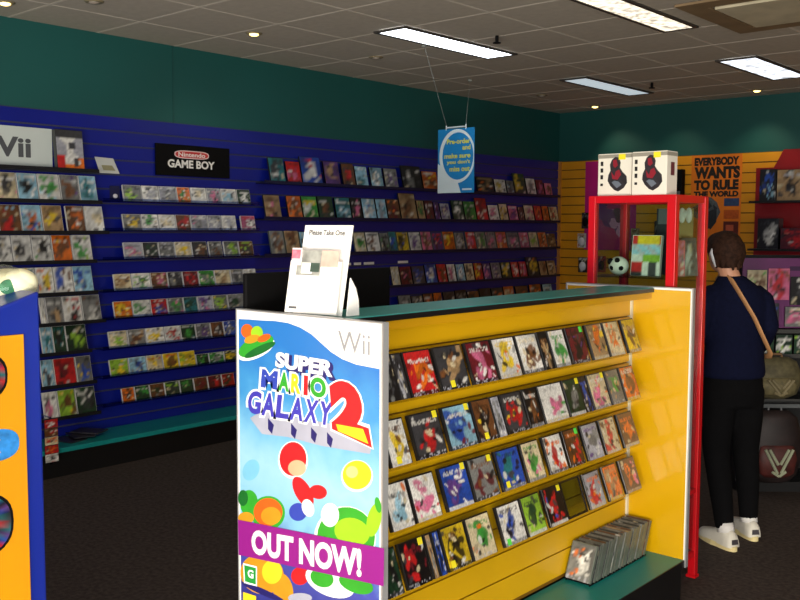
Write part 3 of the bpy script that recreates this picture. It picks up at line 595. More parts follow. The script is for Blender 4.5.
# goods in the cabinet
z = SHZ[0]
bm, lay = new_print(); rn = random.Random(9)
def bookart(u, v):
    c = LIN['w']*.9
    if v > .8: c = LIN['y'] if .15 < u < .95 else LIN['r']
    elif v > .5: c = LIN['l'] if math.sin(u*14+v*22) > -.2 else LIN['s']
    elif v > .32: c = LIN['i']*.8 if u > .4 else LIN['w']*.8
    elif u < .4 or (u > .62 and u < .88): c = LIN['r'] if (u < .4 and v > .08) else LIN['d']
    return c*rn.uniform(.8, 1.1)
box(bm, -.066, .066, -.012, .012, 0, .18); cover_grid(bm, .132, .18, -.0126, bookart, 14, 16, lay, 1, .002)
o = obj('strategy_guide', bm, [M_wcase, PRINT]); o.location = (3.905,-5.545,z+.001); o.rotation_euler = (-R(8),0,R(6)); tag(o, 'white and yellow guide book standing in the red glass cabinet', 'book')
t = thing('toy_ball', 'white plush ball with black patches in the red glass cabinet', 'toy', (3.765,-5.53,z+.045))
bm = bmesh.new(); ball(bm, (3.765,-5.53,z+.042), (.046,.044,.042)); obj('plush_body', bm, mat('plush_white', (226,224,216), .9, .05, bump=.3), t, smooth=True)
for dx, dz, r in ((-.03,.02,.016),(.012,.028,.012),(-.014,-.008,.014),(.03,-.01,.012)):
    bm = bmesh.new(); ball(bm, (3.765+dx*.85,-5.53-.036+abs(dx)*.3,z+.042+dz*.9), (r,.012,r)); obj('patch', bm, M_matblack, t, smooth=True)
t = thing('toy_figure', 'small tan and brown toy figure behind the plush ball in the cabinet', 'toy', (3.80,-5.42,z))
bm = bmesh.new(); loft(bm, [(3.80,-5.42,z+.001,.03,.025),(3.80,-5.42,z+.04,.034,.028),(3.80,-5.42,z+.09,.022,.02),(3.80,-5.42,z+.1,.012,.012)]); ball(bm, (3.80,-5.42,z+.125), .03); obj('figure_body', bm, mat('toy_tan', (150,112,62), .6, .3, 25), t, smooth=True)
bm = bmesh.new(); ball(bm, (3.80,-5.42,z+.143), (.033,.033,.018)); obj('cap', bm, mat('toy_brown', (84,52,30), .6), t, smooth=True)
t = thing('console_box', 'tall black console box at the back of the glass cabinet', 'box', (3.87,-5.38,z)); 
boxobj('carton', (3.88,3.945,-5.40,-5.345,z+.001,z+.30), mat('carton_charcoal', (40,42,46), .5, .2, 30), t, bevel=.002); boxobj('end_label', (3.89,3.935,-5.4015,-5.4005,z+.23,z+.30), mat('label_grey', (96,100,104), .5), t)
t = thing('game_controller', 'pale grey controller pack hanging high inside the glass cabinet', 'controller', (3.99,-5.38,z+.24))
boxobj('blister_card', (3.965,4.03,-5.345,-5.341,z+.001,z+.30), mat('card_tan', (150,130,80), .6, .2), t)
bm = bmesh.new(); ball(bm, (3.98,-5.352,z+.27), (.016,.01,.035)); ball(bm, (4.012,-5.352,z+.27), (.016,.01,.035)); ball(bm, (3.996,-5.352,z+.275), (.026,.01,.018)); obj('controller_body', bm, mat('controller_grey', (200,202,196), .5), t, smooth=True)
case('game_case', 'red and pink game case leaning at the right end inside the glass cabinet', 'game case', None, .08, .16, .014, 'rpd', 71, (4.025,-5.50,z+.001), (-R(8),0,R(30)), M_case, 7, 9)
case('game_case', 'grey and white boxed game against the side pane in the glass cabinet', 'game case', None, .09, .17, .014, 'gwd', 72, (4.045,-5.40,z+.001), (-R(6),0,R(70)), M_case, 7, 9)
for i, (zz, x, y, sp, h) in enumerate(((SHZ[1],3.80,-5.5,'dbg',.2),(SHZ[1],3.97,-5.5,'gnd',.22),(SHZ[2],3.82,-5.5,'rgd',.2),(SHZ[2],3.98,-5.5,'tdg',.2),(SHZ[3],3.98,-5.5,'dnk',.2),(.131,3.98,-5.5,'kdg',.2))):
    case('game_case', f'{desc(sp)} box, {("second","second","third","third","fourth","bottom")[i]} shelf of the red cabinet{(", inner one",", outer one",", inner one",", outer one","","")[i]}', 'game box', None, .13, h, .05, sp, 80+i, (x,y,zz+.001), (0,0,R(35)), M_case, 7, 9)
# two white boxes on top of the cabinet
def whitebox(x0, x1, y0, y1, label):
    z0 = CZ+.0045; h = .187; t = thing('product_box', label, 'box', ((x0+x1)/2,(y0+y1)/2,z0), 'white boxes on the red cabinet')
    boxobj('carton', (x0,x1,y0,y1,z0,z0+h), mat('carton_white', (232,228,214), .5, .03), t, bevel=.002)
    boxobj('top_band', (x0-.0006,x1+.0006,y0-.0006,y1+.0006,z0+h-.02,z0+h-.004), mat('carton_grey_band', (150,146,132), .5), t)
    w = x1-x0; yy = y0-.0012
    def sh(name, pts, m, o=0): return poly(name, [(x0+w*a, yy-o, z0+h*b) for a, b in pts], m, t)
    sh('printed_product', [(.42,.86),(.52,.92),(.62,.9),(.68,.78),(.66,.66),(.74,.56),(.86,.46),(.88,.3),(.78,.18),(.62,.1),(.5,.14),(.38,.24),(.30,.36),(.32,.5),(.38,.6),(.36,.74)], mat('print_charcoal', (44,40,44), .4, .3, 40))
    sh('printed_accent', [(.45,.84),(.55,.86),(.6,.72),(.52,.66),(.46,.7)], mat('print_darkred', (140,30,44), .4), .0004)
    sh('printed_accent', [(.40,.58),(.5,.46),(.54,.58),(.64,.62),(.7,.5),(.6,.38),(.44,.4)], MATS['print_darkred'], .0004)
    sh('printed_highlight', [(.42,.32),(.58,.18),(.72,.26),(.62,.34),(.5,.36)], mat('print_steel', (104,112,124), .4), .0004)
    for b0, b1 in ((.72,.82),(.56,.66),(.40,.5),(.24,.3)): sh('printed_mark', [(.08,b0),(.16,b0),(.16,b1),(.08,b1)], M_ink)
    poly('side_mark', [(x1+.001, y0+(y1-y0)*a, z0+h*b) for a, b in ((.35,.45),(.7,.45),(.7,.75),(.35,.75))], mat('print_wine', (96,40,52), .4), t)
    boxobj('price_sticker', (x0+w*.62,x0+w*.82,y0-.0022,y0-.0008,z0+h-.028,z0+h-.004), MY, t)
whitebox(3.69,3.855,-5.60,-5.50,'white product box with a dark red device on the cabinet, away from its thick post')
whitebox(3.868,4.03,-5.62,-5.52,'white product box with a dark red device above the cabinet\'s thick front post')

# ================================================================== BACK WALL GOODS
def backposter(name, label, x0, x1, z0, z1, m): 
    t = thing(name, label, 'poster', ((x0+x1)/2,-.03,z0)); boxobj('sheet', (x0,x1,-.026,-.0235,z0,z1), m, t); return t
t = backposter('wall_poster', 'magenta poster on the yellow wall behind the white boxes', .365, 1.0, 1.35, 2.335, mat('magenta_sheet', (186,26,122), .4, .1, 3))
rn = random.Random(3)
for i in range(16):
    cx, cz, r = rn.uniform(.5,.95), rn.uniform(1.5,2.0), rn.uniform(.03,.09)
    poly('printed_shape', [(cx+r*math.cos(a*PI/6+.2)*rn.uniform(.7,1.2), -.0265-.0003*i, cz+r*math.sin(a*PI/6)*1.2) for a in range(12)], (mat('mag_purple', (110,40,130), .4), mat('mag_pale', (210,140,200), .4), mat('mag_dark', (70,30,80), .4))[i%3], t)
t = backposter('wall_poster', 'orange poster with bold black slogan on the yellow back wall', 1.618, 2.15, 1.50, 2.345, mat('orange_sheet', (226,122,22), .45, .1, 4))
for s_, z0, z1, x0, x1 in (('EVERYBODY',2.235,2.32,1.65,2.12),('WANTS',2.10,2.225,1.65,2.13),('TO RULE',1.985,2.09,1.65,2.12),('THE WORLD',1.915,1.975,1.65,2.12)):
    text_quad('lettering', s_, [(x0,-.0272,z1),(x1,-.0272,z1),(x1,-.0272,z0),(x0,-.0272,z0)], M_ink, t, .065)
MA = mat('print_armour', (78,86,92), .4, .4, 30); MA2 = mat('print_armour_dark', (36,40,46), .4, .3, 30)
for i, (pts, m) in enumerate((([(1.62,1.80),(1.70,1.84),(1.76,1.92),(1.84,1.91),(1.90,1.86),(1.94,1.76),(1.90,1.68),(1.84,1.60),(1.76,1.56),(1.72,1.68),(1.64,1.72)], MA), ([(1.74,1.87),(1.80,1.90),(1.85,1.82),(1.78,1.76)], MA2), ([(1.80,1.76),(1.90,1.80),(1.90,1.66),(1.84,1.58),(1.78,1.64)], MA2), ([(1.625,1.785),(1.71,1.82),(1.72,1.75)], MA2), ([(1.86,1.84),(1.91,1.80),(1.88,1.75)], MA2))):
    poly('printed_shape', [(x,-.0272-.0005*i,z) for x, z in pts], m, t)
for z0, z1, m, y in ((1.82,1.90,mat('print_bluelogo', (50,70,110), .4, .3, 30),.0272),(1.69,1.78,mat('print_rust', (186,84,24), .4, .2, 40),.0272),(1.53,1.665,mat('print_maroon', (92,30,24), .4),.0272)):
    poly('printed_shape', [(1.975,-y,z0),(2.13,-y,z0),(2.13,-y,z1),(1.975,-y,z1)], m, t)
poly('printed_mark', [(2.0,-.0277,1.57),(2.08,-.0277,1.57),(2.08,-.0277,1.63),(2.0,-.0277,1.63)], mat('print_salmon', (190,90,60), .4), t)
# pegged packs
def pegpack(x, z, w, h, sp, label, seed):
    t = thing('hanging_pack', label, 'blister pack', (x,-.03,z+h), 'packs pegged on the yellow back wall')
    bm, lay = new_print(); cover_grid(bm, w, h, 0, art(sp, seed), 7, 9, lay, 0); bmesh.ops.translate(bm, verts=bm.verts, vec=(x,-.07,z)); obj('backing_card', bm, PRINT, t)
    bm = bmesh.new(); ball(bm, (x,-.078,z+h*.42), (w*.36,.02,h*.3), 14, 8); obj('blister', bm, mat('pale_plastic', (220,220,230), .2) if 'w' in sp else M_matblack, t, smooth=True)
    bm = bmesh.new(); tube(bm, [(x,-.0225,z+h-.012),(x,-.1,z+h-.012)], .003, 6); obj('peg_hook', bm, M_greytrim, t)
pegpack(.40,1.585,.09,.18,'kdg','black pack pegged beside the magenta poster, highest of three',31)
pegpack(.36,1.37,.11,.16,'wgr','white pack pegged beside the magenta poster, middle of three',32)
pegpack(.38,1.09,.12,.17,'kwd','black pack with white front pegged lowest beside the red cabinet',33)
pegpack(.62,1.1,.1,.18,'rmk','red pack pegged on the back wall seen through the glass cabinet',34)
pegpack(1.02,1.33,.1,.26,'and','tan pack pegged on the back wall seen through the glass cabinet',35)
pegpack(1.30,1.45,.12,.22,'dag','charcoal pack pegged high on the back wall behind the cabinet',36)
pegpack(1.42,1.15,.12,.22,'gea','grey and green pack pegged low on the back wall behind the cabinet',37)
t = thing('console_box', 'black box on the back wall right of the white boxes', 'box', (1.5,-.06,1.9)); boxobj('carton', (1.455,1.55,-.10,-.024,1.90,2.205), M_matblack, t, bevel=.003); boxobj('end_label', (1.47,1.535,-.1015,-.1005,1.93,1.98), mat('label_grey', (96,100,104), .5), t)
# red fixture
rf = thing('wall_fixture', 'red backed wall fixture with black shelves at the right end of the back wall', 'shelf unit', (2.9,-.15,1.0))
bm = bmesh.new(); pr = [(2.30,1.0),(3.4,1.0),(3.4,2.36),(2.56,2.36),(2.50,2.24),(2.47,2.19),(2.30,2.19)]
A = [bm.verts.new((x,-.05,z)) for x, z in pr]; B = [bm.verts.new((x,-.024,z)) for x, z in pr]; bm.faces.new(A); bm.faces.new(B[::-1])
for k in range(len(pr)): bm.faces.new((A[k], B[k], B[(k+1)%len(pr)], A[(k+1)%len(pr)]))
obj('back_panel', bm, mat('red_panel', (150,14,22), .4, .15, 4), rf)
for z in (1.86, 1.40): boxobj('shelf_board', (2.34,3.4,-.32,-.051,z-.02,z), M_black, rf)
for i, (x0, x1, z, h, sp, lab) in enumerate(((2.425,2.58,1.861,.30,'kbl','black boxed set with blue print on the red fixture\'s top shelf'),(2.59,2.87,1.861,.29,'aks','tan and black boxed set beside it on the red fixture\'s top shelf'),(2.42,2.62,1.401,.29,'kwd','black boxed set with a white motif on the red fixture\'s lower shelf'),(2.64,2.9,1.401,.2,'mrk','maroon boxed set on the red fixture\'s lower shelf'))):
    o = case('boxed_set', lab, 'game box', 'boxed sets on the red fixture', x1-x0, h, .12, sp, 60+i, ((x0+x1)/2,-.22,z), (0,0,0), M_case, 12, 12)
# lower rack at the right: shelves of magazines and goods, backpacks in front
RL = Vector((3.655,-3.80,0)); RXX = Vector((.752,.659,0)); RN = Vector((.659,-.752,0)); RZ_ = math.atan2(RXX.y, RXX.x)
rk = thing('magazine_rack', 'dark shelving rack with a purple poster beside the person', 'rack', RL); rk.rotation_euler.z = RZ_
def rbox(name, d, m, bevel=0): 
    bm = bmesh.new(); box(bm, *d); return obj(name, bm, m, rk, shift=False, bevel=bevel)
RW = .62
rbox('back_board', (0,RW,.30,.32,.06,1.43), M_black); rbox('side_board', (0,.018,.0,.30,.06,1.43), M_black); rbox('side_board', (RW-.018,RW,.0,.30,.06,1.43), M_black); rbox('base', (0,RW,-.03,.32,0,.06), M_black)
for z in (.985,.835,.56): rbox('shelf_board', (.018,RW-.018,.0,.30,z-.016,z), M_black); rbox('shelf_edge', (.018,RW-.018,-.008,-.0002,z-.018,z+.006), mat('shelf_edge_grey', (62,62,60), .4))
rbox('header_panel', (.0,RW,-.012,.0,1.0,1.42), mat('purple_header', (96,40,92), .4, .2, 5))
rbox('header_strip', (.28,.58,-.0128,-.0121,1.345,1.372), mat('header_dark', (50,20,58), .4))
def rk_pt(x, y, z): return RL + RXX*x + RN*(-y) + Vector((0,0,z))
for i, (x, z, w, h, sp, lab) in enumerate(((.085,1.19,.12,.16,'cne','cream and brown magazine, first of the upper row on the purple panel'),(.215,1.17,.13,.19,'prn','pink and red magazine, second of the upper row on the purple panel'),(.345,1.14,.12,.17,'kdw','black magazine, third of the upper row on the purple panel'),(.475,1.16,.13,.16,'ypw','yellow and pink magazine, fourth of the upper row on the purple panel'),
                                   (.16,1.01,.12,.14,'dbu','charcoal magazine, first of the lower row on the purple panel'),(.33,1.01,.15,.12,'gpc','grey and pink magazine, second of the lower row on the purple panel'),(.50,1.01,.13,.12,'tgd','teal magazine, third of the lower row on the purple panel'))):
    case('magazine', lab, 'magazine', 'magazines on the purple panel', w, h, .005, sp, 300+i, rk_pt(x,-.016-.002*i,z), (0,0,RZ_), M_case, 8, 9)
for i, x in enumerate((.17,.28,.39,.50)):
    case('boxed_toy', f'white topped green boxed toy, {ORD[i]} on the rack shelf under the purple panel', 'toy box', 'boxed toys on the rack shelf', .1, .12, .06, 'vwi', 320+i, rk_pt(x,.06,.8355), (0,0,RZ_), M_case, 8, 8)
def backpack(x, z, w, h, m1, m2, m3, label, strap):
    t = thing('backpack', label, 'backpack', rk_pt(x,-.09,z), 'backpacks hanging on the rack'); t.rotation_euler.z = RZ_
    bm = bmesh.new(); loft(bm, [(0,0,0.012,w*.30,.035),(0,0,.0,w*.2,.02)][::-1] + [(0,0,h*.12,w*.42,.06),(0,0,h*.4,w*.5,.075),(0,0,h*.7,w*.47,.07),(0,0,h*.9,w*.4,.055),(0,0,h,w*.24,.03)]); obj('bag_body', bm, m1, t, True, shift=False)
    bm = bmesh.new(); loft(bm, [(0,-.052,h*.1,w*.2,.012),(0,-.062,h*.16,w*.3,.026),(0,-.068,h*.36,w*.34,.03),(0,-.062,h*.52,w*.3,.022),(0,-.055,h*.56,w*.2,.01)]); obj('front_pocket', bm, m2, t, True, shift=False)
    bm = bmesh.new()
    for sx in (-1, 1):
        for a, b in (((.03,.18),(.2,.5)),((.02,.3),(.14,.5)),((.0,.14),(.1,.2))):
            tube(bm, [(sx*w*a[0],-.1,h*a[1]),(sx*w*b[0]*1.2,-.092,h*b[1])], .009, 6)
    obj('printed_emblem', bm, m3, t, shift=False)
    bm = bmesh.new(); tube(bm, [(-w*.12,.0,h*.97),(-w*.1,0,h*1.07),(w*.1,0,h*1.07),(w*.12,0,h*.97)], .008, 8); obj('carry_loop', bm, strap, t, shift=False)
backpack(.185,.585,.31,.25,mat('bag_olive', (84,78,52), .7, .35, 26),mat('bag_olive_light', (100,92,62), .7, .3, 40),mat('emblem_tan', (120,110,80), .6, .2),'olive grey backpack with a raised pattern hanging beside the person\'s hand',mat('strap_tan', (120,90,60), .7))
backpack(.19,.075,.34,.44,mat('bag_dark', (32,22,22), .6, .5, 12),mat('bag_red', (70,26,22), .6, .5, 18),mat('emblem_pale', (150,156,130), .6, .2),'black and red backpack with a pale emblem hanging lowest on the rack',mat('strap_grey', (90,92,96), .5))
bar = thing('hanging_rail', 'grey rail across the rack just above the red and black backpack', 'rail', rk_pt(.3,-.03,.53)); bar.rotation_euler.z = RZ_
bm = bmesh.new(); box(bm, -.28, .3, -.07, -.05, .0, .022); obj('rail_bar', bm, mat('rail_grey', (84,88,90), .4), bar, shift=False); bm = bmesh.new(); box(bm, -.28, -.265, -.05, .02, .0, .022); obj('bracket', bm, M_black, bar, shift=False)

# ================================================================== LEFT KIOSK (close to the camera)
KX, KY1 = 3.349, -8.078
M_kb = mat('kiosk_blue', (10,34,132), .35, .06, 3); M_ky = mat('kiosk_yellow', (204,138,6), .35, .06, 3)
kk = thing('toy_kiosk', 'blue kiosk with a yellow side panel and round windows', 'kiosk', (3.05,-8.6,0))
bm = bmesh.new(); prof = [(KY1,0),(KY1,1.416),(-8.19,1.378),(-8.45,1.30),(-9.0,1.22),(-9.0,0)]
A = [bm.verts.new((KX,y,z)) for y, z in prof]; B = [bm.verts.new((2.82,y,z)) for y, z in prof]; bm.faces.new(A); bm.faces.new(B[::-1])
for k in range(len(prof)): bm.faces.new((A[k], B[k], B[(k+1)%len(prof)], A[(k+1)%len(prof)]))
obj('kiosk_body', bm, M_kb, kk, bevel=.006)
bm = bmesh.new(); y1 = -8.128; box(bm, KX+.0005, KX+.006, -8.93, y1, .15, 1.30); obj('side_panel', bm, M_ky, kk, bevel=.002)
def pill(cy, cz, ry, rz, x, n=32): return [(x, cy+ry*math.copysign(abs(math.cos(2*PI*k/n))**.6, math.cos(2*PI*k/n)), cz+rz*math.copysign(abs(math.sin(2*PI*k/n))**.8, math.sin(2*PI*k/n))) for k in range(n)]
rn = random.Random(17)
for cz, rz, ye in ((1.193,.075,-8.177),(.788,.095,-8.172)):
    w = poly('window_rim', pill(ye-.16,cz,.16,rz,KX+.0066), M_matblack, kk)
    bm, lay = new_print(); P_ = pill(ye-.16,cz,.153,rz-.008,KX+.0072); 
    ring = []
    for f in (1,.7,.4): 
        ring.append([])
        for p_ in P_:
            v_ = bm.verts.new((p_[0], ye-.16+(p_[1]-(ye-.16))*f, cz+(p_[2]-cz)*f)); c = LIN[rn.choice('kkdumnrbt')]*.6; v_[lay] = (c.x,c.y,c.z,1); ring[-1].append(v_)
    n = len(P_)
    for a_, b_ in zip(ring, ring[1:]):
        for k in range(n): bm.faces.new((a_[k], a_[(k+1)%n], b_[(k+1)%n], b_[k]))
    bm.faces.new(ring[-1]); obj('toys_behind_window', bm, PRINT, w)
st = poly('round_sticker', pill(-8.245,1.003,.095,.045,KX+.0068), mat('sticker_blue', (40,120,190), .4, .3, 40), kk)
poly('sticker_motif', [(KX+.0074,-8.245+.06*math.cos(a*PI/4)*(1 if a%2 else .5),1.0+.026*math.sin(a*PI/4)*(1 if a%2 else .5)) for a in range(8)], mat('sticker_coral', (226,130,110), .4, .2, 40), st)
# bag of plush toys on the kiosk's sloping top
t = thing('bagged_plush_toy', 'cream plush toy with a green patch in a clear bag on the blue kiosk', 'toy', (3.2,-8.22,1.37))
bm = bmesh.new()
def near(px, py, d): return CAM + ray(px, py)*d
for c_, r_ in ((near(20,283,2.70),(.05,.05,.042)),(near(2,287,2.70),(.06,.06,.045)),(near(-24,292,2.70),(.07,.07,.05)),(near(8,285,2.78),(.07,.07,.05))): ball(bm, c_, r_)
obj('plush_body', bm, mat('plush_cream', (250,244,206), .8, .12, 30, bump=.4, bscale=25), t, smooth=True)
bm = bmesh.new(); ball(bm, near(9,287,2.655), (.012,.028,.022)); obj('green_patch', bm, mat('plush_green', (60,130,94), .8, .3, 40), t, smooth=True)
bm = bmesh.new(); ball(bm, near(-2,288,2.70), (.112,.112,.066), 24, 16)
for v_ in bm.verts: v_.co += Vector((0,0,1))*.004*math.sin(v_.co.x*90)*math.cos(v_.co.y*70)
obj('clear_bag', bm, mat_glass('bag_film', (250,252,252), .3), t, smooth=True)

# ================================================================== THE PERSON
SK = mat('skin', (196,142,112), .55, .06, 20); SW = mat('navy_knit', (11,15,38), .9, .15, 60, bump=.3, bscale=160, spec=.1); TR_ = mat('black_cloth', (8,8,10), .9, .15, 30, spec=.1)
HR = mat('dark_brown_hair', (46,28,19), .75, .45, 60, bump=.8, bscale=140, spec=.15); SHW = mat('shoe_white', (214,210,196), .6, .05); SOL = mat('shoe_sole_cream', (222,206,150), .6, .05)
pe_root = Vector((3.985,-4.715,0)); ANG = R(53)
def fuse(o, vox, sm=6):
    m = o.modifiers.new('fuse', 'REMESH'); m.mode = 'VOXEL'; m.voxel_size = vox; m.use_smooth_shade = True
    s_ = o.modifiers.new('soft', 'SMOOTH'); s_.iterations = sm; s_.factor = .5
hx, hy = -.055, .03
bm = bmesh.new()
ball(bm, (hx,hy,1.475), (.072,.088,.105), 24, 16); ball(bm, (hx,hy+.03,1.425), (.05,.058,.05)); ball(bm, (hx,hy+.088,1.46), (.012,.018,.02))          # skull, jaw, nose
for sx in (-1, 1): ball(bm, (hx+sx*.073,hy-.005,1.468), (.011,.02,.03))                                                                               # ears
tube(bm, [(hx*.5,-.01,1.30),(hx*.7,.0,1.36),(hx,.01,1.42)], [.062,.05,.05], 14)
loft(bm, [(0,0,.80,.14,.095),(0,0,.98,.125,.085),(0,0,1.18,.145,.095),(0,0,1.28,.12,.075),(0,0,1.33,.06,.05)])
armR = [(.11,-.01,1.275),(.152,-.03,1.10),(.163,.03,1.02),(.172,.10,.955)]; armL = [(-.135,0,1.275),(-.205,0,1.08),(-.19,.1,1.03),(-.13,.22,1.06)]
tube(bm, armR, [.045,.04,.033,.025], 12); tube(bm, armL, [.045,.04,.033,.025], 12)
def hand(bm, w, d, sx):
    d = Vector(d).normalized(); w = Vector(w); side = d.cross(Vector((0,0,1))).normalized(); nn = side.cross(d)
    tube(bm, [w, w+d*.03, w+d*.075], [(.02,.016),(.034,.016),(.036,.014)], 12)
    for i, (o_, L) in enumerate(((-.028,.062),(-.010,.072),(.009,.068),(.027,.052))):
        b0 = w+d*.07+side*o_; tube(bm, [b0, b0+d*L*.45-nn*.008, b0+d*L*.7-nn*.028, b0+d*L*.7-nn*.05], [.0088,.0084,.0078,.0065], 8)
    b0 = w+d*.025+side*(-.03*sx); tube(bm, [b0, b0+d*.025+side*(-.02*sx)-nn*.01, b0+d*.052+side*(-.022*sx)-nn*.024], [.0105,.0095,.0075], 8)
hand(bm, (.172,.10,.955), (.12,.55,-.5), 1); hand(bm, (-.13,.22,1.06), (.5,.6,.2), -1)
legs = {-1: [(-.075,0,.80),(-.08,.0,.46),(-.08,-.10,.10)], 1: [(.085,0,.80),(.105,.035,.46),(.125,.02,.10)]}
for sx, L in legs.items(): tube(bm, L, [.075,.05,.035], 14)
pe = obj('person', bm, SK); pe.location = pe_root; pe.rotation_euler.z = ANG; fuse(pe, .0055, 3)
tag(pe, 'person seen from behind in navy jumper and black trousers by the red cabinet', 'person')
def pc(name, bm, m, vox=0, sm=6, smooth=True):
    o = obj(name, bm, m, pe, smooth=smooth, shift=False)
    if vox: fuse(o, vox, sm)
    return o
bm = bmesh.new(); loft(bm, [(0,0,.845,.158,.115),(0,0,.87,.166,.121),(0,0,.94,.157,.112),(0,0,1.02,.152,.108),(0,0,1.14,.162,.115),(-.004,-.005,1.24,.162,.11),(-.008,-.008,1.295,.135,.092),(-.018,-.006,1.33,.095,.075),(-.03,0,1.362,.062,.058)], 28)
tube(bm, [(.09,0,1.275),(.132,-.01,1.235),(.158,-.03,1.10),(.165,.02,1.03),(.172,.085,.965)], [.055,.066,.062,.054,.042], 16); tube(bm, [(-.11,0,1.275),(-.165,0,1.235),(-.212,0,1.09),(-.195,.09,1.035),(-.14,.205,1.055)], [.055,.066,.06,.052,.042], 16)
pc('jumper', bm, SW, .011, 5)
bm = bmesh.new(); loft(bm, [(0,0,.70,.145,.1),(0,0,.78,.158,.112),(0,0,.86,.15,.105)], 24)
tube(bm, [(-.072,.0,.78),(-.08,.008,.60),(-.082,.0,.46),(-.08,-.05,.28),(-.08,-.098,.095)], [.088,.082,.066,.058,.046], 16); tube(bm, [(.078,0,.78),(.092,.022,.60),(.105,.035,.46),(.118,.025,.28),(.125,.018,.10)], [.088,.082,.066,.058,.046], 16)
pc('trousers', bm, TR_, .011, 4)
for sx, L, yaw in ((-1, (-.08,-.10), 8), (1, (.125,.02), -4)):
    mx = Matrix.Translation((L[0],L[1],0)) @ Matrix.Rotation(R(yaw), 4, 'Z')
    bm = bmesh.new(); sec = [(-.075,.03,.045),(-.06,.036,.075),(-.02,.037,.085),(.03,.037,.075),(.08,.042,.055),(.13,.043,.045),(.165,.034,.036),(.18,.016,.026)]
    rr = []
    for y, w, h in sec: rr.append([bm.verts.new(mx @ Vector((w*math.cos(a), y, .02+h*max(0, math.sin(a))**.8))) for a in [PI*k/10 for k in range(11)]])
    for A, B in zip(rr, rr[1:]):
        for k in range(10): bm.faces.new((A[k], A[k+1], B[k+1], B[k]))
    bm.faces.new(rr[0]); bm.faces.new(rr[-1][::-1])
    sh_ = pc('shoe', bm, SHW)
    bm = bmesh.new(); n = 28; out = []
    for k in range(n):
        a = 2*PI*k/n; y = .052+.135*math.sin(a); w = (.044 if y > .05 else .038)*math.copysign(abs(math.cos(a))**.7, math.cos(a)); out.append((w, y))
    A = [bm.verts.new(mx @ Vector((x, y, .0))) for x, y in out]; B = [bm.verts.new(mx @ Vector((x, y, .024))) for x, y in out]; bm.faces.new(A[::-1]); bm.faces.new(B)
    for k in range(n): bm.faces.new((A[k], A[(k+1)%n], B[(k+1)%n], B[k]))
    obj('sole', bm, SOL, sh_, shift=False)
    bm = bmesh.new(); bm.faces.new([bm.verts.new(mx @ Vector(p_)) for p_ in ((-.02,-.079,.035),(.02,-.079,.035),(.018,-.076,.06),(-.018,-.076,.06))]); obj('heel_tab', bm, mat('heel_dark', (60,56,60), .6), sh_, shift=False)
    bm = bmesh.new(); tube(bm, [mx @ Vector((0,-.01,.08)), mx @ Vector((0,0,.125))], [.042,.04], 14); pc('sock', bm, mat('sock_white', (216,214,210), .9))
bm = bmesh.new(); ball(bm, (hx,hy-.012,1.494), (.086,.098,.093), 24, 16); ball(bm, (hx,hy-.035,1.455), (.082,.07,.065)); ball(bm, (hx,hy+.03,1.53), (.07,.07,.05))
for k in range(22):
    a = -PI*.98+PI*.96*k/21; x, y = hx+.072*math.cos(a), hy-.02+.078*math.sin(a); e = 1.405+.02*math.sin(k*2.3)+.012*abs(math.cos(a))
    tube(bm, [(x*1.0,y*.9,1.52),(hx+(x-hx)*1.12,hy+(y-hy)*1.1,1.47),(hx+(x-hx)*.98,hy+(y-hy)*.98,e)], [.016,.014,.006], 6)
pc('hair', bm, HR, .005, 2)
bm = bmesh.new(); A = [(hx-.082,hy-.03,1.505),(hx-.092,hy-.035,1.475),(hx-.086,hy-.042,1.445),(hx-.075,hy-.05,1.405)]; tube(bm, A, [(.004,.006),(.005,.011),(.005,.012),(.003,.005)], 8); pc('ear_strip', bm, mat('strip_white', (214,216,220), .6))  # plain white strip beside the left ear
bm = bmesh.new(); Sp = [(-.06,.085,1.33),(-.07,.02,1.37),(-.07,-.08,1.335),(-.045,-.124,1.265),(.02,-.136,1.16),(.075,-.134,1.06),(.125,-.118,.985),(.168,-.05,.955),(.165,.09,.93)]
tube(bm, Sp, [(.006,.017)]*len(Sp), 8); pc('bag_strap', bm, mat('tan_strap', (176,128,84), .6, .08))
for sx in (-1, 1):
    bm = bmesh.new(); ball(bm, (hx+sx*.03,hy+.078,1.482), (.012,.008,.008), 10, 8); pc('eye', bm, M_whitecard)

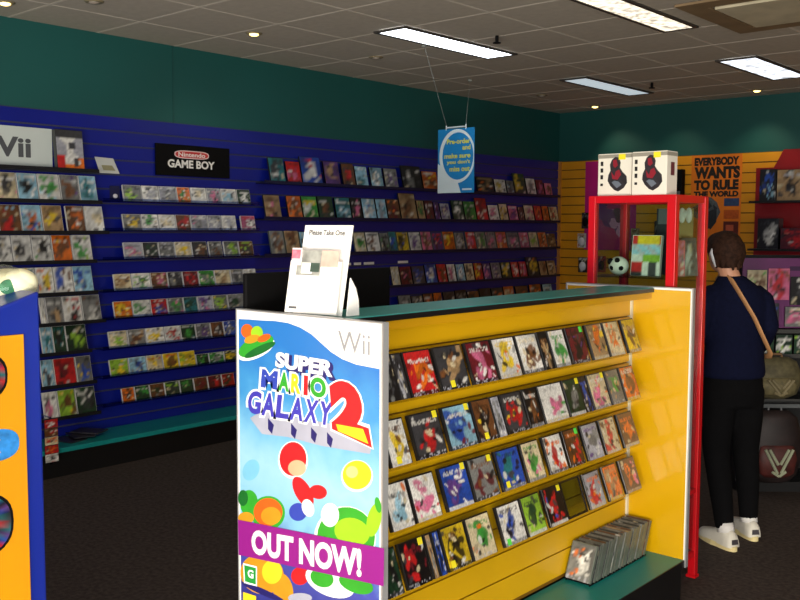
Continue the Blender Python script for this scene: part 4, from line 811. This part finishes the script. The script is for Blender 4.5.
# ================================================================== LIGHT
def area(name, loc, tgt, sx, sy, power, rgb):
    l = bpy.data.lights.new(name, 'AREA'); l.shape = 'RECTANGLE'; l.size = sx; l.size_y = sy; l.energy = power; l.color = lin(rgb)
    o = bpy.data.objects.new(name, l); COL.objects.link(o); o.location = loc; o.rotation_euler = (Vector(tgt)-Vector(loc)).to_track_quat('-Z', 'Y').to_euler(); return o
area('shopfront_daylight', (6.6,-12.3,1.7), (2.8,-5,1.2), 4.5, 2.4, 122, (250,250,255))
area('side_fill', (8.5,-9.6,1.75), (1.0,-7.4,1.5), 4.0, 2.3, 92, (252,250,250))  # added fill lamp, brightens the left wall and the gondola's slat face
area('pavement_bounce', (6.4,-11.4,.25), (2.6,-5.5,2.9), 4.5, 1.5, 570, (255,244,226))
def spot(loc, tgt, p, rgb=(255,236,196), a=70):
    l = bpy.data.lights.new('downlight_beam', 'SPOT'); l.energy = p; l.color = lin(rgb); l.spot_size = R(a); l.spot_blend = .8; l.shadow_soft_size = .04
    o = bpy.data.objects.new('downlight_beam', l); COL.objects.link(o); o.location = loc; o.rotation_euler = (Vector(tgt)-Vector(loc)).to_track_quat('-Z', 'Y').to_euler()
spot((.80,-5.18,HC-.05), (.05,-5.0,1.4), 6, a=95); spot((.64,-.32,HC-.05), (1.0,0,1.6), 8, a=90); spot((2.41,-.386,HC-.05), (2.3,0,1.6), 10, a=90); spot((1.5,-.40,HC-.05), (1.5,0,1.6), 7, a=90)
w = bpy.data.worlds.new('surroundings'); C.world = w; w.use_nodes = True
w.node_tree.nodes['Background'].inputs['Color'].default_value = (*lin((190,196,205)), 1); w.node_tree.nodes['Background'].inputs['Strength'].default_value = .035

# ================================================================== CAMERA
cd = bpy.data.cameras.new('camera'); cd.sensor_width = 36; cd.lens = FPX/800*36; cd.clip_start = .05
co = bpy.data.objects.new('camera', cd); COL.objects.link(co)
co.matrix_world = Matrix(((RT.x,UP.x,-FW.x,CAM.x),(RT.y,UP.y,-FW.y,CAM.y),(RT.z,UP.z,-FW.z,CAM.z),(0,0,0,1)))
C.camera = co
C.view_settings.view_transform = 'Standard'; C.view_settings.look = 'None'; C.view_settings.exposure = 0; C.view_settings.gamma = 1
